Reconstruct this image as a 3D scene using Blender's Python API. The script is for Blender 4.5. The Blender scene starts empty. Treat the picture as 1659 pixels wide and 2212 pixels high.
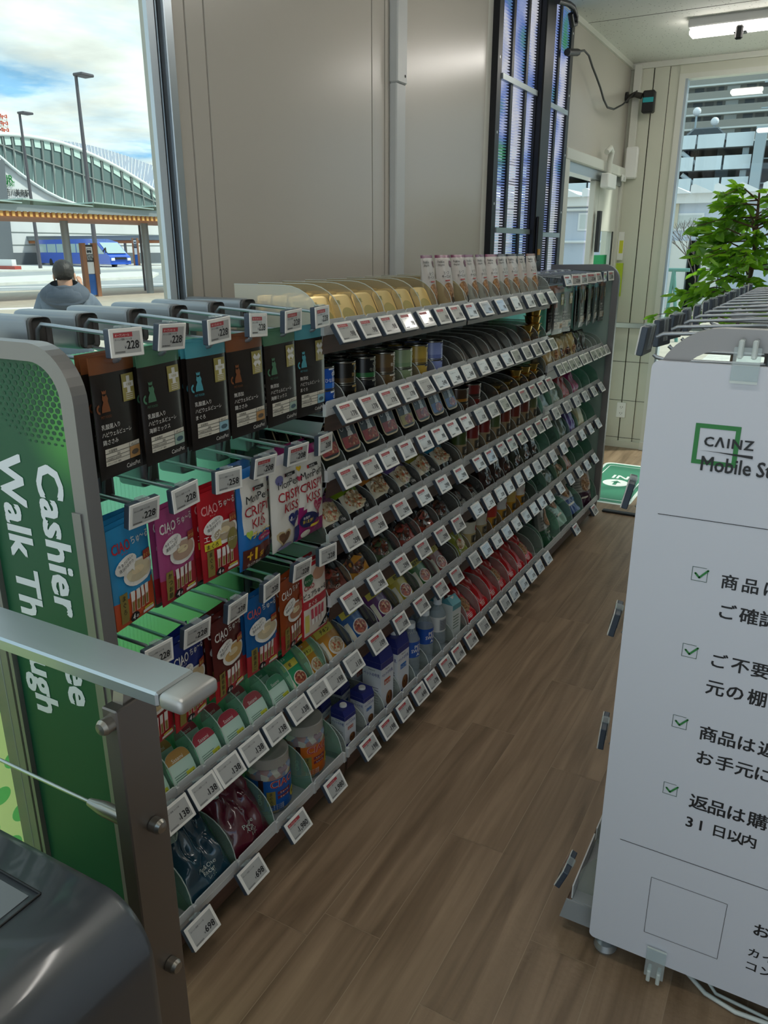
import bpy, bmesh, math, random
from math import sin, cos, pi, sqrt, radians as rad
from mathutils import Vector, Matrix, noise
S = bpy.context.scene
COL = S.collection
# ---------------------------------------------------------------- camera
F, PITCH, YAW, EYE = 1672.0, rad(18.766), rad(29.057), 1.5
cd = bpy.data.cameras.new('camera')
cd.sensor_fit = 'VERTICAL'; cd.sensor_height = 24.0; cd.lens = 24.0 * F / 2212
cd.clip_start = .02; cd.clip_end = 2000
cam = bpy.data.objects.new('camera', cd); COL.objects.link(cam)
FWD = Vector((cos(YAW) * cos(PITCH), sin(YAW) * cos(PITCH), -sin(PITCH)))
RGT = Vector((sin(YAW), -cos(YAW), 0)); DWN = FWD.cross(RGT)
cam.location = (0, 0, EYE)
cam.rotation_euler = FWD.to_track_quat('-Z', 'Y').to_euler()
S.camera = cam
EYEP = Vector((0, 0, EYE))
def ray(px, py): return FWD + RGT * ((px - 829.5) / F) + DWN * ((py - 1106) / F)
def at(px, py, ax, val):            # the point of a world plane (axis = value) that the photo shows at px, py
    d = ray(px, py); return EYEP + d * ((val - EYEP[ax]) / d[ax])
def atd(px, py, D):                 # at a horizontal distance D from the camera
    d = ray(px, py); return EYEP + d * (D / sqrt(d.x * d.x + d.y * d.y))
# ---------------------------------------------------------------- colour management, sky, sun
S.view_settings.view_transform = 'Standard'; S.view_settings.look = 'None'
S.view_settings.gamma = 1; S.view_settings.exposure = 0.0; S.view_settings.use_curve_mapping = False
S.cycles.max_bounces = 8; S.cycles.transparent_max_bounces = 24; S.cycles.caustics_reflective = False
S.cycles.caustics_refractive = False; S.cycles.use_denoising = True
S.cycles.sample_clamp_indirect = 6
w = bpy.data.worlds.new('sky'); S.world = w; w.use_nodes = True
nt = w.node_tree; nt.nodes.clear()
def nd(t, kind, **k):
    n = t.nodes.new(kind)
    for a, b in k.items(): setattr(n, a, b)
    return n
out = nd(nt, 'ShaderNodeOutputWorld'); bg = nd(nt, 'ShaderNodeBackground')
tc = nd(nt, 'ShaderNodeTexCoord'); sx = nd(nt, 'ShaderNodeSeparateXYZ'); nt.links.new(tc.outputs['Generated'], sx.inputs[0])
mz = nd(nt, 'ShaderNodeMath', operation='MAXIMUM'); nt.links.new(sx.outputs[2], mz.inputs[0]); mz.inputs[1].default_value = .0
ad = nd(nt, 'ShaderNodeMath', operation='ADD'); nt.links.new(mz.outputs[0], ad.inputs[0]); ad.inputs[1].default_value = .12
dv = nd(nt, 'ShaderNodeVectorMath', operation='DIVIDE'); nt.links.new(tc.outputs['Generated'], dv.inputs[0])
cb = nd(nt, 'ShaderNodeCombineXYZ')
for i in range(3): nt.links.new(ad.outputs[0], cb.inputs[i])
nt.links.new(cb.outputs[0], dv.inputs[1])
nz = nd(nt, 'ShaderNodeTexNoise'); nz.inputs['Scale'].default_value = 1.15; nz.inputs['Detail'].default_value = 9; nz.inputs['Roughness'].default_value = .58
nz.inputs['Distortion'].default_value = .25
mp = nd(nt, 'ShaderNodeMapping'); mp.inputs['Location'].default_value = (3.1, 7.7, 0); mp.inputs['Scale'].default_value = (1, 1, 1)
nt.links.new(dv.outputs[0], mp.inputs[0]); nt.links.new(mp.outputs[0], nz.inputs['Vector'])
cr = nd(nt, 'ShaderNodeValToRGB')
e = cr.color_ramp.elements
e[0].position = .40; e[0].color = (.30, .58, .88, 1); e[1].position = .60; e[1].color = (.93, .95, .90, 1)
e2 = cr.color_ramp.elements.new(.47); e2.color = (.70, .84, .93, 1)
nt.links.new(nz.outputs[0], cr.inputs[0])
n2 = nd(nt, 'ShaderNodeTexNoise'); n2.inputs['Scale'].default_value = 3.2; n2.inputs['Detail'].default_value = 6
nt.links.new(mp.outputs[0], n2.inputs['Vector'])
mr = nd(nt, 'ShaderNodeMapRange'); mr.inputs[1].default_value = .3; mr.inputs[2].default_value = .7; mr.inputs[3].default_value = .72; mr.inputs[4].default_value = 1.06
nt.links.new(n2.outputs[0], mr.inputs[0])
mx = nd(nt, 'ShaderNodeMixRGB', blend_type='MULTIPLY'); mx.inputs[0].default_value = 1
nt.links.new(cr.outputs[0], mx.inputs[1]); nt.links.new(mr.outputs[0], mx.inputs[2])
nt.links.new(mx.outputs[0], bg.inputs[0]); bg.inputs[1].default_value = 1.45
nt.links.new(bg.outputs[0], out.inputs[0])
sd = bpy.data.lights.new('sun', 'SUN'); sd.energy = 4.0; sd.angle = rad(6); sd.color = (1, .95, .86)
sun = bpy.data.objects.new('sun', sd); COL.objects.link(sun)
sun.rotation_euler = Vector((-.42, .62, -.72)).to_track_quat('-Z', 'Y').to_euler()
LAMP = 18.0                          # radiance of the ceiling lamp diffusers

# ---------------------------------------------------------------- materials
def lin(h):
    c = [int(h[i:i + 2], 16) / 255 for i in (0, 2, 4)]
    return tuple(x / 12.92 if x <= .04045 else ((x + .055) / 1.055) ** 2.4 for x in c) + (1,)
MATS = {}
def mk(name, hx, r=.5, metal=0., alpha=1., emit=0., coat=0., trans=0., bump=0., bscale=40., var=0., vscale=6., spec=.5, bstretch=(1, 1, 1)):
    m = bpy.data.materials.new(name); m.use_nodes = True; t = m.node_tree
    b = t.nodes['Principled BSDF']; o = t.nodes['Material Output']
    b.inputs['Base Color'].default_value = lin(hx); b.inputs['Roughness'].default_value = r; b.inputs['Metallic'].default_value = metal
    b.inputs['Specular IOR Level'].default_value = spec
    b.inputs['Coat Weight'].default_value = coat; b.inputs['Coat Roughness'].default_value = .08
    if emit: b.inputs['Emission Color'].default_value = lin(hx); b.inputs['Emission Strength'].default_value = emit
    if alpha < 1: b.inputs['Alpha'].default_value = alpha
    if bump or var:
        c = nd(t, 'ShaderNodeTexCoord'); g = nd(t, 'ShaderNodeMapping'); g.inputs['Scale'].default_value = bstretch
        t.links.new(c.outputs['Object'], g.inputs[0])
    if bump:
        n = nd(t, 'ShaderNodeTexNoise'); n.inputs['Scale'].default_value = bscale; n.inputs['Detail'].default_value = 3
        t.links.new(g.outputs[0], n.inputs['Vector']); u = nd(t, 'ShaderNodeBump'); u.inputs['Strength'].default_value = bump; u.inputs['Distance'].default_value = .01
        t.links.new(n.outputs[0], u.inputs['Height']); t.links.new(u.outputs[0], b.inputs['Normal'])
    if var:
        n = nd(t, 'ShaderNodeTexNoise'); n.inputs['Scale'].default_value = vscale; n.inputs['Detail'].default_value = 5
        t.links.new(g.outputs[0], n.inputs['Vector'])
        q = nd(t, 'ShaderNodeMapRange'); q.inputs[1].default_value = .3; q.inputs[2].default_value = .7; q.inputs[3].default_value = 1 - var; q.inputs[4].default_value = 1 + var
        t.links.new(n.outputs[0], q.inputs[0])
        x = nd(t, 'ShaderNodeMixRGB', blend_type='MULTIPLY'); x.inputs[0].default_value = 1; x.inputs[1].default_value = lin(hx)
        t.links.new(q.outputs[0], x.inputs[2]); t.links.new(x.outputs[0], b.inputs['Base Color'])
    if trans:
        a = nd(t, 'ShaderNodeBsdfTranslucent'); a.inputs[0].default_value = lin(hx); x = nd(t, 'ShaderNodeMixShader'); x.inputs[0].default_value = trans
        t.links.new(b.outputs[0], x.inputs[1]); t.links.new(a.outputs[0], x.inputs[2]); t.links.new(x.outputs[0], o.inputs[0])
    MATS[name] = m; return m
def clear(name, hx, k, r=.05):      # clear sheet: mostly see-through with a glossy skin
    m = bpy.data.materials.new(name); m.use_nodes = True; t = m.node_tree
    b = t.nodes['Principled BSDF']; o = t.nodes['Material Output']
    b.inputs['Base Color'].default_value = lin(hx); b.inputs['Roughness'].default_value = r
    a = nd(t, 'ShaderNodeBsdfTransparent'); a.inputs[0].default_value = lin(hx); x = nd(t, 'ShaderNodeMixShader'); x.inputs[0].default_value = k
    t.links.new(a.outputs[0], x.inputs[1]); t.links.new(b.outputs[0], x.inputs[2]); t.links.new(x.outputs[0], o.inputs[0])
    MATS[name] = m; return m
def speckle(name, base, cols, scale, r=.5, coat=0.):   # printed food picture, terrazzo: cells in several colours
    m = mk(name, base, r, coat=coat); t = m.node_tree; b = t.nodes['Principled BSDF']
    c = nd(t, 'ShaderNodeTexCoord'); v = nd(t, 'ShaderNodeTexVoronoi'); v.inputs['Scale'].default_value = scale; v.inputs['Randomness'].default_value = 1
    t.links.new(c.outputs['Object'], v.inputs['Vector']); p = nd(t, 'ShaderNodeSeparateColor'); t.links.new(v.outputs['Color'], p.inputs[0])
    k = nd(t, 'ShaderNodeValToRGB'); k.color_ramp.interpolation = 'CONSTANT'
    for i, h in enumerate(cols):
        e = k.color_ramp.elements[0] if i == 0 else k.color_ramp.elements.new(i / len(cols)); e.color = lin(h); e.position = i / len(cols)
    t.links.new(p.outputs[0], k.inputs[0]); t.links.new(k.outputs[0], b.inputs['Base Color']); return m
def M(n):
    if n not in MATS: mk(n, n[1:7], float('0.' + n[8:]) if len(n) > 8 else .5)   # '#rrggbb' or '#rrggbb/35' : plain print colour
    return MATS[n]

# ---------------------------------------------------------------- mesh helpers
TXT = {}
def textgeo(s, bold):
    k = (s, bold)
    if k not in TXT:
        c = bpy.data.curves.new('t', 'FONT'); c.body = s; c.size = 1; c.resolution_u = 2; c.fill_mode = 'FRONT'; c.offset = bold
        o = bpy.data.objects.new('t', c); COL.objects.link(o); bpy.context.view_layer.update()
        me = bpy.data.meshes.new_from_object(o.evaluated_get(bpy.context.evaluated_depsgraph_get()))
        v = [(p.co.x, p.co.y) for p in me.vertices]; f = [tuple(q.vertices) for q in me.polygons]
        bpy.data.objects.remove(o); bpy.data.curves.remove(c); bpy.data.meshes.remove(me)
        TXT[k] = (v, f)
    return TXT[k]
class MB:
    def __init__(s): s.v = []; s.f = []; s.m = []; s.s = []; s.T = Matrix.Identity(4)
    def add(s, vs, fs, m, smooth=False):
        b = len(s.v); T = s.T
        s.v += [tuple(T @ Vector(p)) for p in vs]
        for f in fs: s.f.append(tuple(i + b for i in f)); s.m.append(m); s.s.append(smooth)
        return s
    def box(s, x0, x1, y0, y1, z0, z1, m, b=0., seg=1):
        if b:
            bm = bmesh.new(); bmesh.ops.create_cube(bm, size=1)
            for v in bm.verts: v.co = Vector(((x0 + x1) / 2 + v.co.x * (x1 - x0), (y0 + y1) / 2 + v.co.y * (y1 - y0), (z0 + z1) / 2 + v.co.z * (z1 - z0)))
            bmesh.ops.bevel(bm, geom=bm.edges[:], offset=b, segments=seg, profile=.5, affect='EDGES')
            bm.verts.index_update()
            s.add([v.co[:] for v in bm.verts], [[v.index for v in f.verts] for f in bm.faces], m, seg > 1); bm.free(); return s
        v = [(x, y, z) for x in (x0, x1) for y in (y0, y1) for z in (z0, z1)]
        return s.add(v, [(0, 1, 3, 2), (4, 6, 7, 5), (0, 4, 5, 1), (2, 3, 7, 6), (0, 2, 6, 4), (1, 5, 7, 3)], m)
    def tube(s, pts, r, m, n=8, cap=True):
        P = [Vector(p) for p in pts]; R = r if isinstance(r, (list, tuple)) else [r] * len(P); vs = []; fs = []
        t0 = (P[1] - P[0]).normalized(); a = t0.orthogonal().normalized()
        for i, p in enumerate(P):
            t = ((P[min(i + 1, len(P) - 1)] - p).normalized() + (p - P[max(i - 1, 0)]).normalized()).normalized()
            a = (a - t * a.dot(t)).normalized(); b = t.cross(a)
            vs += [p + (a * cos(2 * pi * k / n) + b * sin(2 * pi * k / n)) * R[i] for k in range(n)]
        for i in range(len(P) - 1):
            for k in range(n): fs.append((i * n + k, i * n + (k + 1) % n, (i + 1) * n + (k + 1) % n, (i + 1) * n + k))
        s.add(vs, fs, m, True)
        if cap: s.add([v for v in vs[:n]], [tuple(range(n - 1, -1, -1))], m); s.add(vs[-n:], [tuple(range(n))], m)
        return s
    def lathe(s, prof, m, n=24, sx=1, sy=1):           # profile [(radius, z[, material])]
        for i in range(len(prof) - 1):
            (r0, z0), (r1, z1) = prof[i][:2], prof[i + 1][:2]; mm = prof[i][2] if len(prof[i]) > 2 else m
            vs = [(r * cos(2 * pi * k / n) * sx, r * sin(2 * pi * k / n) * sy, z) for r, z in ((r0, z0), (r1, z1)) for k in range(n)]
            s.add(vs, [(k, (k + 1) % n, n + (k + 1) % n, n + k) for k in range(n)], mm, abs(z1 - z0) > 1e-5 and abs(r1 - r0) < 4 * abs(z1 - z0))
        return s
    def prism(s, poly, ax, a0, a1, m, smooth=False):   # polygon in the other two axes, extruded along ax
        o = [i for i in range(3) if i != ax]; n = len(poly); vs = []
        for a in (a0, a1):
            for p in poly:
                q = [0, 0, 0]; q[ax] = a; q[o[0]] = p[0]; q[o[1]] = p[1]; vs.append(q)
        s.add(vs, [(k, (k + 1) % n, n + (k + 1) % n, n + k) for k in range(n)], m, smooth)
        return s.add(vs, [tuple(range(n - 1, -1, -1)), tuple(range(n, 2 * n))], m)
    def surf(s, f, nu, nv, m, smooth=True):            # f(u, v) -> point ; m = name or m(u, v)
        vs = [f(i / nu, j / nv) for j in range(nv + 1) for i in range(nu + 1)]
        for j in range(nv):
            for i in range(nu):
                a = j * (nu + 1) + i
                mm = m((i + .5) / nu, (j + .5) / nv) if callable(m) else m
                s.f.append(tuple(len(s.v) + q for q in (a, a + 1, a + nu + 2, a + nu + 1))); s.m.append(mm); s.s.append(smooth)
        s.v += [tuple(s.T @ Vector(p)) for p in vs]; return s
    # prints: local x to the reader's right, z up, seen from -y ; g(x, z, off) puts them on the surface
    def text(s, t, x, z, h, m, g=None, al='L', bold=.0, wmax=None, sx=1., rot=0., off=.0006):
        v, f = textgeo(t, 0)
        if not v: return s
        cp = [(0, 0)] if bold < .008 or h < .0085 else [(a * bold * .8, b * bold * .8) for a, b in (((-1, 0), (1, 0)) if h < .012 else ((-1, -.7), (1, -.7), (1, .7), (-1, .7), (0, 0)))]
        x0 = min(p[0] for p in v); x1 = max(p[0] for p in v); k = h / (.86 if any(ord(c) > 0x2fff for c in t) else .73); kx = k * sx
        if wmax and (x1 - x0) * kx > wmax: kx = wmax / (x1 - x0)
        W = (x1 - x0) * kx; ox = {'L': 0, 'C': -W / 2, 'R': -W}[al]; c, q = cos(rot), sin(rot); g = g or flat
        for i, (da, db) in enumerate(cp):
            pp = [((p[0] - x0 + da) * kx + ox, (p[1] + db) * k) for p in v]
            s.add([g(x + a * c - b * q, z + a * q + b * c, off + i * 3e-6) for a, b in pp], f, m)
        return s
    def rect(s, x0, x1, z0, z1, m, g=None, off=.0004, n=4):
        g = g or flat
        if g is flat: n = 1
        return s.surf(lambda u, v: g(x0 + (x1 - x0) * u, z0 + (z1 - z0) * v, off), n, n, m, False)
    def disc(s, x, z, rx, rz, m, g=None, off=.0004, n=20, rings=2, rot=0):
        g = g or flat; vs = [g(x, z, off)]; fs = []; c, q = cos(rot), sin(rot)
        for r in range(1, rings + 1):
            for k in range(n):
                a = 2 * pi * k / n; X = rx * cos(a) * r / rings; Z = rz * sin(a) * r / rings
                vs.append(g(x + X * c - Z * q, z + X * q + Z * c, off))
        for k in range(n): fs.append((0, 1 + k, 1 + (k + 1) % n))
        for r in range(rings - 1):
            for k in range(n): fs.append((1 + r * n + k, 1 + (r + 1) * n + k, 1 + (r + 1) * n + (k + 1) % n, 1 + r * n + (k + 1) % n))
        return s.add(vs, fs, m)
    def poly(s, pts, m, g=None, off=.0004):
        g = g or flat; cx = sum(p[0] for p in pts) / len(pts); cz = sum(p[1] for p in pts) / len(pts); n = len(pts)
        return s.add([g(cx, cz, off)] + [g(p[0], p[1], off) for p in pts], [(0, 1 + k, 1 + (k + 1) % n) for k in range(n)], m)
    def build(s, name, parent=None, label=None, cat=None, group=None, kind=None, loc=None, rot=None, mat=None):
        key = list(dict.fromkeys(s.m)); me = bpy.data.meshes.new(name); me.from_pydata(s.v, [], s.f)
        for k in key: me.materials.append(M(k))
        ix = {k: i for i, k in enumerate(key)}
        me.polygons.foreach_set('material_index', [ix[k] for k in s.m]); me.polygons.foreach_set('use_smooth', s.s); me.update()
        o = bpy.data.objects.new(name, me); COL.objects.link(o)
        if parent: o.parent = parent; KIDS.setdefault(parent.name, []).append(o)
        if loc: o.location = loc
        if rot: o.rotation_euler = rot
        return tag(o, label, cat, group, kind)
def flat(x, z, off): return (x, -off, z)
def tag(o, label=None, cat=None, group=None, kind=None):
    for k, v in (('label', label), ('category', cat), ('group', group), ('kind', kind)):
        if v: o[k] = v
    return o
def thing(name, label, cat, loc=(0, 0, 0), rot=(0, 0, 0), group=None):
    o = bpy.data.objects.new(name, None); COL.objects.link(o); o.empty_display_size = .05
    o.location = loc; o.rotation_euler = rot; return tag(o, label, cat, group)
KIDS = {}
def dup(o, parent=None):
    c = o.copy(); COL.objects.link(c)
    if parent: c.parent = parent; KIDS.setdefault(parent.name, []).append(c)
    for k in KIDS.get(o.name, []): dup(k, c)
    return c
PROTO = {}
def place(maker, args, loc, rot=(0, 0, 0), label=None, group=None, sc=None):   # first of a kind is built, the rest are copies
    k = (maker.__name__, args)
    if k not in PROTO: o = PROTO[k] = maker(*args)
    else: o = dup(PROTO[k])
    o.location = loc; o.rotation_euler = rot; o.scale = sc or (1, 1, 1)
    if label: o['label'] = label
    if group: o['group'] = group
    elif 'group' in o: del o['group']
    return o
def settle(o, z, y):                # rest it on the shelf at height z with its front just behind y
    R = Matrix.LocRotScale(None, o.rotation_euler, o.scale); lo = [9, 9, 9]
    for k in [o] + KIDS.get(o.name, []):
        if k.type == 'MESH':
            for v in k.data.vertices:
                p = R @ v.co; lo[1] = min(lo[1], p.y); lo[2] = min(lo[2], p.z)
    o.location.z = z + .0006 - lo[2]; o.location.y = max(o.location.y, y - lo[1]) if y is not None else o.location.y
    return o
ORD = 'first second third fourth fifth sixth seventh eighth ninth tenth eleventh twelfth thirteenth fourteenth fifteenth sixteenth seventeenth eighteenth'.split()
def structure(mb, name, **k): return mb.build(name, kind='structure', **k)
# ================================================================ the setting
mk('wallpaint', 'c1bbb0', .24, spec=.45); mk('wallend', 'd4d4c4', .45); mk('seam', '3a3732', .8); mk('jamb', 'c6d2dc', .35, .3); mk('silver', 'b9c3ca', .3, .8)
mk('gasket', '22252a', .6); mk('whiteframe', 'dcdcd2', .4); mk('trunk', 'c4c6c4', .35)
m = mk('glass', 'f2f8f6'); t = m.node_tree; a_ = nd(t, 'ShaderNodeBsdfTransparent'); a_.inputs[0].default_value = lin('f4faf8'); g = nd(t, 'ShaderNodeBsdfGlossy'); g.inputs['Roughness'].default_value = .0
x = nd(t, 'ShaderNodeMixShader'); x.inputs[0].default_value = .035; t.links.new(a_.outputs[0], x.inputs[1]); t.links.new(g.outputs[0], x.inputs[2]); t.links.new(x.outputs[0], t.nodes['Material Output'].inputs[0])
# floor: wood-look planks, each plank its own quad with its own tone
m = mk('plank', '7a6552', .42, spec=.4); t = m.node_tree; b = t.nodes['Principled BSDF']
c = nd(t, 'ShaderNodeTexCoord'); at_ = nd(t, 'ShaderNodeAttribute'); at_.attribute_name = 'tone'
g = nd(t, 'ShaderNodeMapping'); g.inputs['Scale'].default_value = (1.1, 17, 1); sp = nd(t, 'ShaderNodeVectorMath', operation='ADD')
sc_ = nd(t, 'ShaderNodeVectorMath', operation='SCALE'); sc_.inputs['Scale'].default_value = 37
t.links.new(at_.outputs['Vector'], sc_.inputs[0]); t.links.new(c.outputs['Object'], sp.inputs[0]); t.links.new(sc_.outputs[0], sp.inputs[1]); t.links.new(sp.outputs[0], g.inputs[0])
n = nd(t, 'ShaderNodeTexNoise'); n.inputs['Scale'].default_value = 1.6; n.inputs['Detail'].default_value = 8; n.inputs['Distortion'].default_value = .6; t.links.new(g.outputs[0], n.inputs['Vector'])
k = nd(t, 'ShaderNodeValToRGB'); k.color_ramp.elements[0].position = .3; k.color_ramp.elements[0].color = lin('745e48'); k.color_ramp.elements[1].position = .7; k.color_ramp.elements[1].color = lin('a0866c')
t.links.new(n.outputs[0], k.inputs[0]); x = nd(t, 'ShaderNodeMixRGB', blend_type='MULTIPLY'); x.inputs[0].default_value = .8
q = nd(t, 'ShaderNodeMapRange'); q.inputs[3].default_value = .90; q.inputs[4].default_value = 1.10; t.links.new(at_.outputs['Fac'], q.inputs[0])
t.links.new(k.outputs[0], x.inputs[1]); t.links.new(q.outputs[0], x.inputs[2]); t.links.new(x.outputs[0], b.inputs['Base Color'])
n = nd(t, 'ShaderNodeTexNoise'); n.inputs['Scale'].default_value = 60; n.inputs['Detail'].default_value = 4; t.links.new(c.outputs['Object'], n.inputs['Vector'])
u = nd(t, 'ShaderNodeBump'); u.inputs['Strength'].default_value = .12; u.inputs['Distance'].default_value = .01; t.links.new(n.outputs[0], u.inputs['Height']); t.links.new(u.outputs[0], b.inputs['Normal'])
mk('grout', 'a08a72', .7); mk('slab', '55504a', .9)
f = MB(); PW = .1508; tones = []; R_ = random.Random(3)
f.box(-1.3, 6.2, -2.2, 1.46, -.12, -.0008, 'grout'); nb = 6
offs = {0: .217, 1: .291, 2: .68, 3: .19, -1: .55, -2: .05}
for j in range(-15, 5):
    y0 = .823 + PW * (j - 0) + .0; xo = offs.get(-j, R_.random() * .9)
    for i in range(-2, 8):
        a, b_ = xo + .9 * i + .001, xo + .9 * (i + 1) - .001; a = max(a, -1.3); b_ = min(b_, 6.2)
        y1 = min(y0 + PW - .001, 1.46)
        if b_ > a and y1 > y0: f.add([(a, y0 + .001, 0), (b_, y0 + .001, 0), (b_, y1, 0), (a, y1, 0)], [(0, 1, 2, 3)], 'plank'); tones.append(R_.random())
fl = structure(f, 'floor')
ta = fl.data.attributes.new('tone', 'FLOAT', 'FACE'); ta.data.foreach_set('value', [.5] * nb + tones)
# left wall with its openings
WY = 1.46
def panel(mb, x0, x1, z0, z1, m='wallpaint'): mb.box(x0, x1, WY, WY + .1, z0, z1, m)
wl = MB()
panel(wl, -1.3, -.55, 0, 2.72)
panel(wl, 1.594, 1.638, 0, 2.72); panel(wl, 1.644, 1.708, 0, 2.72); panel(wl, 1.714, 2.541, 0, 2.72); panel(wl, 2.547, 2.63, 0, 2.72); panel(wl, 2.636, 3.545, 0, 2.72)
panel(wl, 3.545, 4.725, 0, .55); panel(wl, 4.725, 4.775, 0, 2.72); panel(wl, 4.775, 6.2, 2.045, 2.72)
for x in (1.641, 1.711, 2.544, 2.633): wl.box(x - .004, x + .004, WY + .02, WY + .1, 0, 2.72, 'seam')
structure(wl, 'wall_left')
structure(MB().box(6.22, 6.3, 1.30, 1.32, 0, 2.72, 'seam').box(6.2, 6.3, 1.307, 1.56, 0, 2.72, 'wallend').box(6.2, 6.3, 1.20, 1.299, 0, 2.72, 'wallend').box(6.21, 6.3, 1.13, 1.196, 0, 2.72, 'wallend')
    .box(6.21, 6.3, 1.196, 1.2, 0, 2.72, 'seam').box(6.2, 6.3, -2.2, 1.13, 2.63, 2.72, 'wallend').box(6.2, 6.3, -2.2, -1.5, 0, 2.63, 'wallend')
    .box(6.198, 6.2, 1.13, 1.46, .672, .675, 'seam').box(6.198, 6.2, 1.13, 1.46, .372, .375, 'seam').box(6.198, 6.2, 1.13, 1.46, .075, .078, 'seam'), 'wall_end')
structure(MB().box(-1.3, 6.3, -2.3, -2.2, 0, 2.72, 'wallpaint'), 'wall_right')
# speckled ceiling board
m = mk('ceilboard', 'c9cac3', .9); t = m.node_tree; b = t.nodes['Principled BSDF']; c = nd(t, 'ShaderNodeTexCoord')
v = nd(t, 'ShaderNodeTexVoronoi'); v.inputs['Scale'].default_value = 42; t.links.new(c.outputs['Object'], v.inputs['Vector'])
k = nd(t, 'ShaderNodeValToRGB'); k.color_ramp.elements[0].position = .12; k.color_ramp.elements[0].color = lin('96968f'); k.color_ramp.elements[1].position = .17; k.color_ramp.elements[1].color = lin('e6e6df')
t.links.new(v.outputs['Distance'], k.inputs[0]); t.links.new(k.outputs[0], b.inputs['Base Color'])
structure(MB().box(-1.3, 6.3, -2.3, 1.56, 2.72, 2.82, 'ceilboard').box(5.0, 5.004, -2.2, 1.46, 2.719, 2.72, 'seam').box(4.1, 4.104, -2.2, 1.46, 2.719, 2.72, 'seam').box(-1.3, 6.2, .30, .304, 2.719, 2.72, 'seam'), 'ceiling')
structure(MB().box(2.74, 6.2, 1.445, 1.46, 2.69, 2.72, 'whiteframe').box(6.18, 6.2, -2.2, 1.46, 2.685, 2.72, 'whiteframe'), 'trim_1')
structure(MB().box(6.185, 6.2, 1.13, 1.46, 0, .05, 'wallend').box(6.17, 6.2, -1.5, 1.13, 0, .06, 'whiteframe'), 'baseboard_end')
structure(MB().box(4.50, 4.54, -2.2, 1.0, 0, .012, 'gasket', .004), 'trim_2')
# near left window: frame, glass, printed film along its foot
fr = MB()
fr.box(1.522, 1.545, 1.466, 1.478, .03, 2.70, 'jamb').box(1.545, 1.566, 1.474, 1.478, .03, 2.70, 'gasket').box(1.566, 1.594, WY - .006, 1.478, 0, 2.72, 'silver', .002).box(1.553, 1.557, 1.470, 1.475, .03, 2.7, 'silver')
fr.box(-.55, -.5, WY - .01, 1.56, 0, 2.72, 'silver').box(-.55, 1.594, WY, 1.56, 2.68, 2.72, 'silver').box(-.55, 1.594, WY, 1.56, 0, .06, 'silver')
structure(fr, 'window_1_frame')
structure(MB().box(-.5, 1.526, 1.480, 1.486, .06, 2.68, 'glass'), 'window_1')
mk('film', 'eef6c6', .5, trans=.8); mk('filmdot', '8fe3bb', .5, trans=.8)
fm = MB(); fm.box(-.5, 1.524, 1.4770, 1.4785, .06, .74, 'film'); R_ = random.Random(5)
for i in range(24):
    for j in range(9):
        r = .020 - .0012 * j + .004 * R_.random(); X = -.46 + .085 * i + (.042 if j % 2 else 0); Z = .10 + .072 * j
        if r > .006 and X < 1.49: fm.T = Matrix.Translation((0, 1.477, 0)); fm.disc(X, Z, r * 1.3, r * 1.15, 'filmdot', off=.0006)
fm.T = Matrix.Identity(4)
fm.build('window_film', label='pale yellow film with green dots stuck along the foot of the near window', cat='window film')
# cable trunking on the wall
t_ = thing('cable_trunking', 'grey plastic cable trunking running up the beige wall behind the tinned food bay', 'trunking', (2.70, WY, 0))
MB().box(-.035, .035, -.03, 0, .9, 2.05, 'trunk', .004).box(-.037, .037, -.034, 0, 2.05, 2.71, 'trunk', .004).build('trunk_cover', t_)
MB().disc(.02, 2.075, .005, .005, 'seam', lambda x, z, o: (x, -.034 - o, z)).build('screw', t_)
# far window in the left wall carrying the LED screen
structure(MB().box(3.545, 3.60, WY, 1.56, .55, 2.72, 'whiteframe').box(4.69, 4.725, WY, 1.56, .55, 2.72, 'whiteframe').box(3.545, 4.725, WY, 1.56, .55, .6, 'whiteframe'), 'window_2_frame')
structure(MB().box(3.60, 4.69, 1.50, 1.506, .6, 2.72, 'glass'), 'window_2')
mk('ledblack', '0d1016', .4, spec=.4); mk('ledbar', 'aab2b4', .35, .8); mk('studs', 'e8eef2', .3)
m = mk('ledslat', '10131c', .5); t = m.node_tree; b = t.nodes['Principled BSDF']; c = nd(t, 'ShaderNodeTexCoord')
n = nd(t, 'ShaderNodeTexNoise'); n.inputs['Scale'].default_value = 3.4; n.inputs['Detail'].default_value = 2; t.links.new(c.outputs['Object'], n.inputs['Vector'])
k = nd(t, 'ShaderNodeValToRGB'); E_ = k.color_ramp.elements
for i, (p, h) in enumerate(((.30, '3f9a6a'), (.40, '6f8fe0'), (.5, 'cdd8ff'), (.58, 'f4f6ff'), (.68, '8fa6ea'))):
    e = E_[i] if i < 2 else E_.new(p); e.position = p; e.color = lin(h)
t.links.new(n.outputs[0], k.inputs[0]); t.links.new(k.outputs[0], b.inputs['Emission Color']); b.inputs['Emission Strength'].default_value = .5
ls = thing('led_screen', 'black framed see-through LED screen with glowing blue slats in the far wall window', 'screen', (0, 1.43, 0))
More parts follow.
